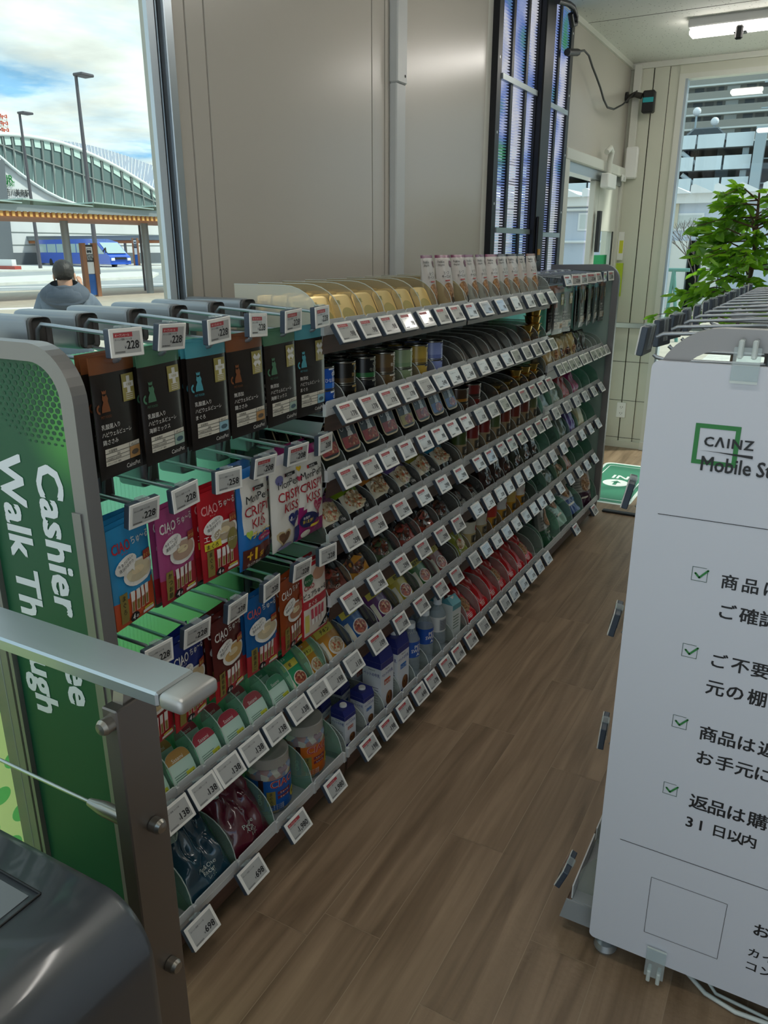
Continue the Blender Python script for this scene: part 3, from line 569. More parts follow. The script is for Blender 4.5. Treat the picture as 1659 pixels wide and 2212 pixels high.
# ================================================================ goods
def bagsurf(mb, w, h, t, mf, crk=0., seed=0, nu=12, nv=16, stand=False, pv=3., tx=0.):
    """closed soft pouch; returns g(x, z, off) that lies on its front"""
    def half(x, z):
        u = min(1, abs(2 * x / w)); v = min(1, max(0, z / h))
        bu = max(0, 1 - u ** 2.6) ** .55
        bv = (max(0, 1 - v ** 1.6) ** .75) if stand else max(0, 1 - abs(2 * v - 1) ** pv) ** .6
        k = bu * bv
        if crk: k *= 1 + crk * noise.noise(Vector((x / w * 5 + seed, z / h * 5, seed * 1.7))) * 2 + crk * .7 * noise.noise(Vector((x / w * 13 + seed, z / h * 11, seed)))
        return .0009 + t / 2 * k
    e = lambda x, z: x + tx * x * (1 - z / h)
    g = lambda x, z, off=0: (e(x, z), -half(x, z) - off, z)
    mb.surf(lambda u, v: g((u - .5) * w, v * h), nu, nv, lambda u, v: mf(u, v))
    mb.surf(lambda u, v: (e((.5 - u) * w, v * h), half((.5 - u) * w, v * h), v * h), nu, nv, lambda u, v: mf(1 - u, v))
    for s_ in (-1, 1): mb.surf(lambda u, v: (e(s_ * w / 2, v * h), (-half(s_ * w / 2, v * h) if (u < .5) == (s_ < 0) else half(s_ * w / 2, v * h)), v * h), 1, nv, lambda u, v: mf(.5 + s_ * .49, v))
    if stand: mb.surf(lambda u, v: ((u - .5) * w * (1 + tx), (half((u - .5) * w, 0)) * (1 - 2 * v), 0), nu, 2, lambda u, v: mf(u, 0))
    return g
for n_, h_, k_ in (('pkblack', '231d1a', .28), ('pkbrown', '7d4a2b', .35), ('pkgreen', '4f7a5e', .35), ('pkteal', '4f9aa6', .35), ('pkgold', 'a79a55', .3), ('cream', 'd9d3c4', .5), ('white2', 'e9e6e0', .35), ('pkred', 'b3222b', .3)): mk(n_, h_, k_, coat=.25)
def catmark(s, x, z, k, m, g, off):
    s.poly([(x + a * k, z + b * k) for a, b in ((-.30, 0), (.34, 0), (.30, .22), (.20, .55), (.24, .70), (.12, .92), (.04, .84), (-.08, .84), (-.16, .92), (-.20, .68), (-.12, .55), (-.26, .30))], m, g, off)
    s.poly([(x + a * k, z + b * k) for a, b in ((-.16, .95), (.12, .95), (.15, 1.14), (.04, 1.03), (-.02, 1.16), (-.08, 1.03), (-.19, 1.14))], m, g, off)
    for i in range(6):
        a = -pi / 2 - pi * .95 * i / 6; b = -pi / 2 - pi * .95 * (i + 1) / 6; c = lambda q, r: (x + (-.42 + r * cos(q)) * k, z + (.2 + r * 1.2 * sin(q)) * k)
        s.poly([c(a, .12), c(a, .22), c(b, .22), c(b, .12)], m, g, off)
def black_pouch(col, line1, line3, cross, w=.120, h=.212):
    s = MB(); g = bagsurf(s, w, h, .011, lambda u, v: col if v > .86 else 'pkblack', nv=22); f = .0012
    pic = {'pkbrown': '#b58a57', 'pkgreen': '#9fb5a6', 'pkteal': '#8fb7c4'}[col]
    catmark(s, -.035, .118, .033, col, g, f); s.text('PET FOOD', -.048, .108, .0045, col, g, off=f, wmax=.026)
    s.rect(.014, .050, .128, .176, 'pkgold', g, f)
    s.T = Matrix.Identity(4); rt = 0 if cross == '+' else pi / 4
    for a in (rt, rt + pi / 2): s.poly([(.032 + p * cos(a) - q * sin(a), .157 + p * sin(a) + q * cos(a)) for p, q in ((-.015, -.005), (.015, -.005), (.015, .005), (-.015, .005))], 'white2', g, f + .0006)
    s.text('乳酸菌' if cross == '+' else '無添加', .032, .155, .0045, 'pkgold', g, al='C', off=f + .0012)
    for i in range(4): s.rect(.022, .043, .131 + .0035 * i, .1325 + .0035 * i, 'cream', g, f + .0005, 2)
    for i, l in enumerate((line1, 'ハピウェルピューレ', line3)): s.text(l, -.050, .089 - .0135 * i, .0085, 'white2', g, off=f, wmax=.078, bold=.005)
    s.rect(-.047, .050, .024, .054, 'cream', g, f); s.rect(.018, .050, .024, .045, pic, g, f + .0004); s.disc(.034, .034, .011, .005, '#5d5145' if col == 'pkbrown' else '#46606c', g, f + .0008, 10, 1)
    for z in (.0455, .0385, .0320): s.rect(-.047, .018 if z < .045 else .05, z, z + .0008, 'pkblack', g, f + .0006, 3)
    s.rect(.0175, .0185, .024, .054, 'pkblack', g, f + .0006, 2)
    s.text('全猫種用', -.040, .0475, .0048, 'ink', g, off=f + .0008); s.text('4本入り', .022, .0475, .0045, 'ink', g, off=f + .0008); s.text('国産', -.018, .0402, .0038, 'ink', g, off=f + .0008)
    s.text('乳酸菌配合 総合栄養', -.045, .0338, .0035, 'ink', g, off=f + .0008, wmax=.06); s.text('チキンパウダー風味', -.045, .0262, .0035, 'ink', g, off=f + .0008, wmax=.06)
    s.text('CainzPet', .008, .0085, .0085, 'white2', g, off=f, wmax=.042)
    return tag(s.build('treat_pouch'), 'x', 'pet treat pouch')
BP = [('pkbrown', '乳酸菌入り', '鶏ささみ', '+'), ('pkgreen', '乳酸菌入り', '海鮮ミックス', '+'), ('pkteal', '乳酸菌入り', 'まぐろ', '+'), ('pkbrown', '無添加', '鶏ささみ', 'x'), ('pkgreen', '無添加', '海鮮ミックス', 'x'), ('pkteal', '無添加', 'まぐろ', 'x')]
CN = {'pkbrown': 'brown', 'pkgreen': 'green', 'pkteal': 'teal'}
DEPTH = ['front', 'second', 'third', 'fourth', 'fifth']
def hang(maker, args, hx, z, h, n, what, where, yaw, gap=.021, x_off=0, y0=1.068):
    for d in range(n):
        place(maker, args, (hx + x_off + .0035 * d * (1 if yaw > 0 else -1), y0 + gap * d, z - .022 - h), (0, rad(R_.uniform(-1.5, 1.5)), rad(yaw + R_.uniform(-3, 3))),
              f'{what}, {DEPTH[d]} on the {where}', what)
for i, a in enumerate(BP):
    hang(black_pouch, a, HX[i], 1.350, .212, (3, 3, 4, 3, 3, 2)[i], f'black {CN[a[0]]} topped treat pouch', f'{ORD[i]} top hook', (13, 6, 3, 2, 0, 0)[i], (.024, .018, .0155, .018, .018, .018)[i], x_off=(-.006 if i == 0 else 0))
for i, x in enumerate([3.545, 3.676, 3.81, 3.945, 4.079, 4.204, 4.332]):
    a = BP[i % 6]; hang(black_pouch, a, x, 1.365, .212, 2, f'black {CN[a[0]]} topped treat pouch', f'{ORD[i]} hook of the far bay', (-3, -8, 22, 6, 4, 6, 3)[i], .028)
# lickable treat pouches
def stick_pouch(base, low, logo, food, jp, variant, w=.116, h=.198):
    s = MB(); B_ = '#' + base + '/28'; L_ = '#' + low + '/28'; g = bagsurf(s, w, h, .012, lambda u, v: L_ if v < .27 + .08 * u else B_, .25, hash(jp) % 7, nv=22); f = .0016; lg = '#' + logo
    s.text('CIAO', -.052, .150, .021, lg, g, bold=.02, off=f, wmax=.047); s.text('チャオ', -.03, .143, .005, lg, g, off=f)
    s.text('ちゅ〜る', .0, .156, .016, 'white2', g, off=f, wmax=.052, bold=.01)
    s.disc(.012, .098, .044, .026, 'white2', g, f, 24, 3); s.disc(.012, .1, .036, .020, '#' + food, g, f + .0007, 20, 3); s.disc(.008, .103, .018, .008, '#d8c6a0', g, f + .0012, 12, 1)
    s.disc(-.022, .123, .030, .017, 'white2', g, f + .0015, 18, 2, .25); s.poly([(-.010, .112), (-.002, .104), (.0, .116)], 'white2', g, f + .0015)
    s.text('今までにない!', -.044, .122, .0062, 'ink', g, off=f + .0022, wmax=.042, rot=.25, bold=.01); s.text('液状のおやつ', -.042, .1125, .0072, 'ink', g, off=f + .0022, wmax=.042, rot=.25, bold=.01)
    s.rect(.028, .052, .114, .132, '#9a3a2a', g, f + .0012, 3); s.text(jp[:3], .030, .118, .008, '#e0c86a', g, off=f + .0018, wmax=.02)
    s.rect(-.047, -.026, .010, .070, '#8a7a3c', g, f, 4)
    for i, ch in enumerate(jp[:4]): s.text(ch, -.0365, .056 - .014 * i, .0105, 'ink', g, al='C', off=f + .0006, bold=.01)
    for i in range(4):
        x = -.018 + .0145 * i; s.rect(x, x + .010, .022, .066, '#d8b9a8' if i % 2 else '#cfa79a', g, f, 3); s.rect(x, x + .010, .046, .066, 'white2', g, f + .0004, 3); s.rect(x + .002, x + .008, .024, .044, '#8a7a3c', g, f + .0005, 2)
    s.disc(-.010, .012, .013, .0095, 'ink', g, f + .0006, 16, 2); s.text('4', -.017, .007, .012, 'white2', g, off=f + .0014, bold=.02); s.text('本', -.007, .008, .007, 'white2', g, off=f + .0014)
    s.rect(.016, .050, .006, .012, 'white2', g, f, 3); s.rect(.02, .048, .013, .0165, '#d8cf4a', g, f, 3)
    if variant == 'energy': s.rect(-.052, -.004, .072, .088, '#d9c93a', g, f + .0014, 3); s.text(jp, -.048, .075, .011, 'ink', g, off=f + .002, bold=.01); s.text('エナジー', -.052, .092, .014, 'white2', g, off=f + .002, bold=.01); s.disc(.034, .075, .018, .026, '#8a7f45', g, f + .0016, 16, 2); s.text('カロリー', .034, .073, .009, 'white2', g, al='C', off=f + .0022, wmax=.03)
    return tag(s.build('stick_treat_pouch'), 'x', 'pet treat pouch')
def pure_pouch(w=.116, h=.205):
    s = MB(); g = bagsurf(s, w, h, .014, lambda u, v: '#b7242c/28' if v > .965 or u < .03 or u > .97 or v < .03 else ('#b8343c/28' if .42 < v < .55 else '#e3d8cc/28'), .2, 2, nv=26, nu=20); f = .0016
    s.disc(.02, .172, .03, .018, '#c9967a', g, f, 16, 2); s.disc(-.028, .165, .020, .017, '#2f6b43', g, f, 16, 2); s.text('おいしさ', -.028, .162, .008, 'white2', g, al='C', off=f + .0006)
    s.text('CIAO', -.048, .140, .013, 'pkred', g, bold=.02, off=f); s.text('ピュアちゅ〜る', -.052, .118, .015, 'ink', g, bold=.015, off=f, wmax=.10); s.text('まぐろ', -.035, .092, .012, 'white2', g, bold=.01, off=f)
    for i in range(4): x = -.025 + .016 * i; s.rect(x, x + .011, .035, .08, '#c2485a', g, f, 3); s.rect(x, x + .011, .035, .052, 'white2', g, f + .0004, 3)
    s.rect(-.05, -.034, .02, .07, '#d2c66a', g, f, 3); s.poly([(.015, .012), (.054, .012), (.054, .04)], 'ink', g, f); s.text('4本', .034, .014, .014, 'white2', g, off=f + .0007, bold=.02, wmax=.02); s.text('14g×', .008, .012, .007, 'ink', g, off=f)
    return tag(s.build('stick_treat_pouch'), 'x', 'pet treat pouch')
SP = [[('2f8fc4', 'c9552c', 'c0202a', 'cbbfa0', 'まぐろ', 'a'), ('a8487c', '9c2232', 'e9e6e0', 'b89a86', 'かつお節', 'b'), ('b91f2a', 'a51c26', 'e3a0a0', 'b5a48a', 'まぐろ', 'energy')],
      [('8c2a2a', 'b3262f', 'e9e6e0', 'c9b48a', '貝柱', 'f'), ('1b2f78', 'b3262f', 'e9e6e0', 'c9b08a', '貝柱', 'c'), ('5a2320', 'b3262f', 'e9e6e0', 'c9a468', '黒毛和牛', 'd'), ('1a5d99', 'b03038', 'd06060', 'c3b596', '国産あごだし', 'e'), ('94431d', 'a82a2a', 'e9e6e0', 'b07a5c', 'かつお節', 'g')]]
SN = [['blue', 'magenta', 'bright red'], ['dark red', 'navy blue', 'maroon', 'mid blue', 'orange brown']]
for i in range(3): hang(stick_pouch, SP[0][i], HX[i], 1.046, .198, (4, 2, 3)[i], f'{SN[0][i]} stick treat pouch', f'{ORD[i]} middle hook', (8, 6, 2)[i], (.022, .020, .020)[i], x_off=(-.012 if i == 0 else 0))
for i in range(5): hang(stick_pouch, SP[1][i], HX[i], .752, .198, (2, 3, 3, 2, 2)[i], f'{SN[1][i]} stick treat pouch', f'{ORD[i]} lower hook', (6, 6, 6, 2, 8)[i])
hang(pure_pouch, (), HX[5], .752, .205, 3, 'white and red stick treat pouch', 'sixth lower hook', 2, x_off=-.016)
def heart(x, z, k): return [(x + k * 16 * sin(a) ** 3 / 16, z + k * (13 * cos(a) - 5 * cos(2 * a) - 2 * cos(3 * a) - cos(4 * a)) / 16) for a in [2 * pi * i / 18 for i in range(18)]]
def crispy_bag(col, sub, w=.125, h=.235):
    s = MB(); C_ = '#' + col + '/28'
    def mf(u, v): return C_ if (v < .12 + .28 * (1 - u) and sub != 'navy') or v > .90 or (sub == 'gravy' and (u < .07 or v < .34)) else '#dedad2/28'
    g = bagsurf(s, w, h, .032, mf, .22, hash(col) % 5, nv=24, nu=16); f = .0024
    s.rect(-.020, .022, .183, .191, 'ink', g, f, 3); s.text('PURINA', -.014, .1845, .005, 'white2', g, off=f + .0008, wmax=.034); s.rect(-.022, -.016, .183, .191, 'pkred', g, f + .0006, 2)
    s.text('MonPetit', 0, .158, .019, 'ink', g, al='C', off=f, wmax=.092, bold=.005); s.text('モンプチ', 0, .179, .004, 'ink', g, al='C', off=f)
    s.text('CRISPY', 0, .126, .024, '#a31d2b', g, al='C', off=f, wmax=.098, bold=.008); s.text('KISS', 0, .096, .024, '#a31d2b', g, al='C', off=f, wmax=.066, bold=.008)
    if sub == 'gravy':
        s.text('グレイビー', -.03, .074, .014, '#e3c23a', g, off=f, bold=.02, wmax=.08); s.disc(.02, .066, .026, .010, '#a12a5a', g, f, 16, 2); s.text('お魚&チキン', .02, .0625, .006, 'white2', g, al='C', off=f + .0006)
        s.rect(-.058, .058, .004, .05, '#5a241c', g, f - .0008, 6); s.text('+1', -.045, .018, .03, '#e9b92a', g, off=f + .0004, bold=.03); s.text('袋', -.004, .02, .016, '#e9b92a', g, off=f + .0004); s.text('今だけ増量!', -.045, .006, .009, 'white2', g, off=f + .0004); s.poly(heart(-.04, .085, .012), '#a8c24a', g, f)
        s.disc(.04, .02, .014, .014, '#2b1512', g, f + .0004, 14, 2)
    elif sub == 'navy':
        s.poly(heart(.012, .072, .024), '#1d2a6a', g, f); s.text('味わい長持ち', .012, .070, .006, 'white2', g, al='C', off=f + .0008, wmax=.04); s.poly(heart(-.03, .035, .026), '#c9b48a', g, f); s.poly(heart(-.03, .035, .02), '#6a4c36', g, f + .0006)
        s.rect(.02, .055, .004, .045, '#2a2d68', g, f, 4); s.disc(-.04, .18, .014, .012, '#6b6a9a', g, f, 12, 2); s.disc(-.02, .008, .03, .006, '#8f8ab0', g, f, 12, 2)
    else:
        s.poly(heart(.018, .078, .022), '#a31d4b', g, f); s.text('シーフード', .018, .080, .006, 'white2', g, al='C', off=f + .0008); s.text('セレクト', .018, .071, .006, 'white2', g, al='C', off=f + .0008)
        s.disc(-.022, .05, .032, .02, '#1d2350', g, f, 18, 2); s.poly([(.008, .05), (.022, .062), (.022, .04)], '#1d2350', g, f); s.text('お魚が', -.042, .054, .007, 'white2', g, off=f + .0008); s.text('第1主原料', -.045, .043, .009, '#e0c23a', g, off=f + .0008, wmax=.05); s.rect(-.012, .03, .026, .033, '#e0c23a', g, f + .0004, 3)
        s.disc(-.03, .014, .02, .010, 'cream', g, f, 16, 2); s.poly(heart(-.05, .19, .008), '#e0b82a', g, f); s.poly(heart(-.05, .165, .008), '#c0405a', g, f)
    return tag(s.build('crispy_treat_bag'), 'x', 'pet treat bag')
for i, (c_, sb, nm) in enumerate((('2470b8', 'gravy', 'blue'), ('d9d6da', 'navy', 'white'), ('962268', 'sea', 'magenta'))):
    hang(crispy_bag, (c_, sb), HX[3 + i], 1.046, .218, 2, f'{nm} crispy cat treat bag', f'{ORD[3 + i]} middle hook', (4, 4, -2)[i], .050, y0=1.075, x_off=-.018 * (i == 2))

# trays, tins, jars, cartons, bottles
mk('gold', 'b9964a', .24, 1.); mk('goldlid', 'd9c288', .3, .6); mk('tin', '9a978e', .25, 1.); mk('darkmetal', '3a3835', .3, .8)
def sup(w, h, p, n=28):
    o = []
    for i in range(n): a = 2 * pi * i / n; c, q = cos(a), sin(a); o.append((w / 2 * abs(c) ** (2 / p) * (1 if c > 0 else -1), h / 2 * abs(q) ** (2 / p) * (1 if q > 0 else -1)))
    return o
def loft(mb, rings, m, p=4):                                # rings: (w, h, y) seen from the front
    for (w0, h0, y0), (w1, h1, y1) in zip(rings[:-1], rings[1:]):
        a, b = sup(w0, h0, p), sup(w1, h1, p); n = len(a)
        mb.add([(q[0], y0, q[1]) for q in a] + [(q[0], y1, q[1]) for q in b], [(k, n + k, n + (k + 1) % n, (k + 1) % n) for k in range(n)], m, True)
    a = sup(*rings[-1][:2], p); mb.add([(q[0], rings[-1][2], q[1]) for q in a], [tuple(range(len(a) - 1, -1, -1))], m)
speckle('stew', '9a4a30', ['a5432f', 'b8674a', '8a3526', 'c9a07a', '7d2f22'], 130, .35, .3); speckle('chicken', 'c9b08a', ['d3bd97', 'c2a177', 'e0cfae', 'b5562f', 'cdb48c', 'a98a62'], 150, .3, .4)
speckle('darkfood', '3a2018', ['5a2a1c', '2a1a14', '7a3a22', '3d2418', '4a2c1a'], 120, .3, .4); speckle('kibble', '9a7048', ['a67a4e', '8a6038', 'b58a5c', '7a5230'], 170, .5)
def food_tray(kind, w=.088, h=.090, d=.032):
    o = thing('food_tray', 'x', 'pet food tray')
    side, rim = {'gold': ('gold', 'goldlid'), 'dog': ('darkmetal', '#c8b692/35'), 'dark': ('darkmetal', '#5a564e/40')}[kind[:4] if kind[:3] != 'dog' else 'dog']
    b = MB(); loft(b, [(w, h, -.001), (w, h, .002), (w * .9, h * .9, .003), (w * .8, h * .8, d)], side, 5); b.build('cup', o)
    s = MB(); a = sup(w, h, 5); n = len(a); q = sup(w * .90, h * .90, 5)
    s.add([(x, -.0012, z) for x, z in a] + [(x, -.0018, z) for x, z in q], [(k, (k + 1) % n, n + (k + 1) % n, n + k) for k in range(n)], rim, True)
    g = lambda x, z, of: (x, -.0018 - of, z)
    if kind == 'gold': s.poly(q, 'goldlid', g, 0); s.disc(.012, -.012, .024, .02, '#a89a5a', g, .0004); s.text('国産', -.03, .018, .012, '#5a6a3a', g)
    elif kind[:3] == 'dog':
        c = {'r': '#a02a30/30', 'y': '#b09a3a/30', 'b': '#3a62a8/30'}[kind[3]]
        s.poly(q, '#15151a/30', g, 0); s.rect(-w * .42, w * .42, -h * .38, -.004, c, g, .0004); s.disc(.01, -.02, .024, .015, 'stew', g, .0008, 16, 2)
        s.disc(.008, .016, .010, .012, 'white2', g, .0008, 14, 1); s.poly([(-.004, .02), (.0, .036), (.006, .027)], 'white2', g, .0008); s.poly([(.012, .027), (.018, .036), (.020, .02)], 'white2', g, .0008); s.poly([(-.006, -.004), (.022, -.004), (.018, .008), (-.001, .008)], 'white2', g, .0007)
        for x, z in ((.004, .018), (.012, .018), (.008, .012)): s.disc(x, z, .0014, .0014, 'ink', g, .0014, 8, 1)
        s.disc(-.024, .022, .009, .009, 'white2', g, .0006, 12, 1); s.disc(-.024, .022, .0075, .0075, '#15151a/30', g, .0009, 12, 1)
    else: s.poly(q, '#3a332e/35', g, 0); s.disc(0, -.01, .028, .018, 'darkfood', g, .0005)
    s.build('lid', o); return o
def ZS(z): return max(q for q in list(Z.values()) + [.106, .378, .974, .775, .572, .371, .10] if q < z + .001)
NTH = ['front', 'second', 'third', 'fourth', 'rear']
def row_back(maker, args, x, z, y0, n, dy, tilt, what, where, group=None, yaw=0, dz=0):
    for d in range(n):
        o = place(maker, args, (x, y0 + dy * d, z + dz * d), (rad(-tilt), 0, rad(yaw)), f'{NTH[d]} {what}, {where}', group or what); settle(o, ZS(z), YL + .003 if d == 0 else None)
for i, x in enumerate(R1[:6]): row_back(food_tray, ('gold',), x + .004, Z[1] + .05, YL + .035, 4, .05, 28, 'gold foil food tray', f'{ORD[i]} slot of the top tin bay shelf', yaw=-8)
kinds = ['dogr', 'dogr', 'dogr', 'dogr', 'dogy', 'dogr', 'dogb', 'dogb']
for i, x in enumerate(R2): row_back(food_tray, (kinds[i],), x, Z[3] + .050, YL + .03, 4, .045, 24, f'black dog food tray with {dict(r="red", y="yellow", b="blue")[kinds[i][3]]} label', f'{ORD[i]} slot of the third tin bay shelf')
for i, x in enumerate(R2b[:6]): row_back(food_tray, ('dark',), x, Z[2] + .046, YL + .05, 3, .055, 40, 'dark lidded food tray', f'{ORD[i]} slot, second shelf, third bay')
def cyl(r): return lambda s, z, o: ((r + o) * sin(s / r), -(r + o) * cos(s / r), z)
def tin_can(r, h, body, low, txt, sub, tc, lidm='darkmetal'):
    o = thing('tin_can', 'x', 'tin can'); b = MB(); B_, L_ = '#' + body + '/25', '#' + low + '/25'
    b.lathe([(0, 0), (r * .96, 0), (r, .002, 'tin'), (r, .004, L_), (r, h * .28, B_), (r, h - .004, 'tin'), (r * 1.02, h - .002, 'tin'), (r * 1.02, h, 'tin'), (r * .94, h)], B_, 28)
    g = cyl(r); b.text(txt, .004, h * .60, h * .24, '#' + tc, g, al='C', bold=.03, wmax=r * 1.5); b.text(sub, .002, h * .34, h * .17, '#' + tc, g, al='C', wmax=r * 1.7); b.rect(-r * .5, r * .6, h * .86, h * .93, '#' + tc, g, .0003, 4)
    b.build('can_body', o); l = MB(); l.lathe([(r * .95, h - .001), (r * .94, h - .004), (0, h - .004)], lidm, 24); l.tube([(-.006 * cos(a), -.004 + .010 * sin(a), h - .0025) for a in [2 * pi * k / 12 for k in range(13)]], .0011, 'tin', 5); l.build('pull_lid', o)
    return o
TC = [('1f55b4', '2a6fd0', 'dbf', 'ひな鶏レバー', 'e8ecf4', 'blue'), ('17150f', '4a3a22', 'dbf', '鶏ささみ', 'b89a5a', 'black and gold'), ('15181a', '2c6a3a', 'dbf', '牛肉野菜', '9a9a8a', 'black and green'), ('6a5434', '54402a', 'dbf', '軟骨入り', 'e0d8c8', 'bronze'), ('8ea07a', '77906a', 'dbf', '若鶏', 'e9ece0', 'pale green'), ('b89a45', '9a7e38', 'dbf', 'シニア', '2a2a4a', 'mustard yellow'), ('8a98cc', '6a78b0', 'dbf', '子犬', '2a2a6a', 'pale blue')]
for i, c in enumerate(TC):
    for d in range(2):
        for k in range(2): place(tin_can, (.0375, .058) + c[:5], (R2[i] + .006, YL + .05 + .08 * d, Z[2] + .0005 + .0585 * k), (0, 0, rad(R_.uniform(4, 22))), f'{c[5]} dog food tin, {("lower", "upper")[k]} of its {("front", "rear")[d]} pair of the second shelf', f'{c[5]} dog food tins')
for i, (c, nm) in enumerate(((('4a3524', 'a8732a', 'DOG', 'ビーフ', 'c9c4ba'), 'dark brown'), (('7a2a24', '3a2a24', 'DOG', 'ラム', 'c9c4ba'), 'red brown'))):
    for k in range(2): place(tin_can, (.046, .050) + c, (R2b[i] - .002, YL + .06, Z[3] + .0005 + .0505 * k), (0, 0, .3), f'{nm} wide dog food tin, {("lower", "upper")[k]} of its stack on the third bay third shelf')
def gold_cup(r=.038, h=.030):
    s = MB(); s.lathe([(0, 0), (r * .74, 0), (r * .80, .003), (r * .92, h - .003), (r * 1.08, h - .001), (r * 1.08, h), (0, h + .0008)], 'gold', 26)
    return tag(s.build('foil_cup'), 'x', 'pet food cup')
def stack(maker, args, x, y, z, n, dh, what, where):
    for k in range(n): place(maker, args, (x + R_.uniform(-.0015, .0015), y, z + .0004 + dh * k), (0, 0, R_.uniform(0, 6)), f'{ORD[k]} {what} from below, {where}', what)
for i in range(3, 8): stack(gold_cup, (), R2b[i], YL + .055, Z[3], (2, 2, 3, 3, 3)[i - 3], .0305, 'gold foil cup', f'{ORD[i]} slot, third shelf, third bay')
for i in (6, 7): stack(gold_cup, (), R2b[i] + .01, YL + .06, Z[2], (3, 5)[i - 6], .0305, 'gold foil cup', f'{ORD[i]} slot, second shelf, third bay')
def tall_can(r, h, top, body, txt, tc):
    o = thing('tall_can', 'x', 'tall tin'); b = MB(); T_, B_ = '#' + top + '/35', '#' + body + '/45'
    b.lathe([(0, 0), (r, 0), (r, .003, B_), (r, h * .58, T_), (r, h - .004, T_)], B_, 24); g = cyl(r)
    b.rect(-r * .9, r * .9, h * .26, h * .52, '#3a3630', g, .0004, 5); b.text(txt, 0, h * .32, h * .12, 'cream', g, al='C', bold=.02, wmax=r * 1.5, off=.001); b.disc(-.004, h * .74, .008, .012, '#' + tc, g, .0005, 10, 1); b.text('PARK', .012, h * .78, .008, '#' + tc, g, al='C', wmax=r * .9); b.build('can_body', o)
    MB().lathe([(r, h - .004), (r * 1.03, h - .003), (r * 1.03, h), (0, h)], 'tin', 24).build('lid', o); return o
for i, x in enumerate(R2b): c = ('4a5a2a', '8a2a24', '8a2a24', '5a6a3a', '8a3a24', '8a3524', '7a3a2a', '6a7044')[i]; place(tall_can, (.031, .122, c, 'a8906a', '成犬', 'e6ddd0'), (x, YL + .045, Z[4] + .0008), (0, 0, .25), f'kraft coloured tall tin with {("green", "red", "red", "olive", "rust", "rust", "brown", "sage")[i]} top, {ORD[i]} on the third bay fourth shelf', 'tall kraft tins')
for i, x in enumerate(R2b[1:7]): c = ('c9b27a', 'b8a070', 'd0942a', 'd0982a', 'c89020', 'd89a20')[i]; place(tall_can, (.034, .118, ('d8d2c0', 'd8d2c0', 'c0392b', 'e0e0dc', 'd0b060', 'e8e4dc')[i], c, ('成犬', 'シニア', '成犬', '成犬', '13歳', '子犬')[i], 'b02a2a'), (x, YL + .045, Z[6] + .0008), (0, 0, .25), f'{("tan", "sand", "amber", "orange", "golden", "yellow")[i]} tall dog food tin, {ORD[i + 1]} slot, sixth shelf, third bay', 'tall yellow tins')
# soft bags
def lean(maker, args, x, zs, tilt, d, dy, yaw, label, group=None, yl=None, sc=None):
    o = place(maker, args, (x, 0, 0), (rad(-tilt), 0, rad(yaw)), label, group, sc); settle(o, zs, (yl or YL) + .003)
    o.location.y += dy * d; return o
def deli_bag(col, txt, w=.118, h=.165, food='chicken'):
    s = MB(); C_ = '#' + col + '/28'
    g = bagsurf(s, w, h, .045, lambda u, v: C_ if v > .56 else ('#d8cfb8/30' if v > .22 and .08 < u < .92 else '#121214/20'), .28, len(txt), 14, 18); f = .002
    s.disc(0, h * .42, w * .38, h * .17, food, g, f, 22, 3); s.text(txt[:4], 0, h * .70, .020, 'ink', g, al='C', bold=.02, off=f, wmax=w * .75); s.text(txt[4:] or '蒸しささみ', 0, h * .60, .010, 'ink', g, al='C', off=f, wmax=w * .6)
    s.disc(w * .28, h * .20, .016, .013, '#3a3a36', g, f + .0006, 14, 2); s.text('50g', w * .28, h * .185, .008, 'white2', g, al='C', off=f + .0014)
    return tag(s.build('deli_bag'), 'x', 'pet food bag')
DB = (('9a5a86', '蒸しささみほぐし', 'pink'), ('7f9a1e', '蒸しささみ野菜', 'lime green'), ('b8742a', '蒸しささみチーズ彩野菜', 'orange'), ('6a5490', '蒸しささみかつお', 'purple'), ('8a8428', '蒸しささみレバー', 'olive'), ('2f86a8', '蒸しささみ海鮮', 'turquoise'))
for i, (c, tx, nm) in enumerate(DB):
    for d in range(2): lean(deli_bag, (c, tx), max(R4[i], 1.668), Z[4], 42, d, .082, R_.uniform(-2, 2), f'{DEPTH[d]} {nm} labelled steamed chicken bag on the fourth shelf', f'{nm} chicken bags')
def dark_bag(col, txt, w=.118, h=.165):
    s = MB(); g = bagsurf(s, w, h, .040, lambda u, v: '#151213/22' if v > .45 or v < .1 else '#' + col + '/28', .3, len(txt) + 3, 14, 18); f = .002
    s.disc(-.01, h * .34, w * .38, h * .18, 'darkfood', g, f, 20, 3); s.poly([(-.04, h * .40), (.0, h * .47), (.03, h * .36), (-.02, h * .33)], '#' + col, g, f + .0006)
    s.disc(.02, h * .66, .026, .017, '#2a2622', g, f, 16, 2); s.text(txt, .02, h * .64, .014, 'cream', g, al='C', off=f + .0008, wmax=.045, bold=.02); s.text('HIGH', -.02, h * .14, .008, 'cream', g, off=f)
    return tag(s.build('jerky_bag'), 'x', 'pet jerky bag')
JB = (('7a2a1c', '砂肝', 'red brown'), ('b07a22', '紗', 'mustard'), ('3a4a2a', '4種', 'dark green'), ('8a2c22', '牛肉', 'dark red'), ('9a3a28', '唐辛子', 'rust red'), ('3a3430', '鹿肉', 'charcoal'))
for i, (c, tx, nm) in enumerate(JB):
    for d in range(2): lean(dark_bag, (c, tx), max(R4[i], 1.668), Z[5], 42, d, .078, R_.uniform(-2, 2), f'{DEPTH[d]} black jerky bag with {nm} picture on the fifth shelf', f'{nm} jerky bags')
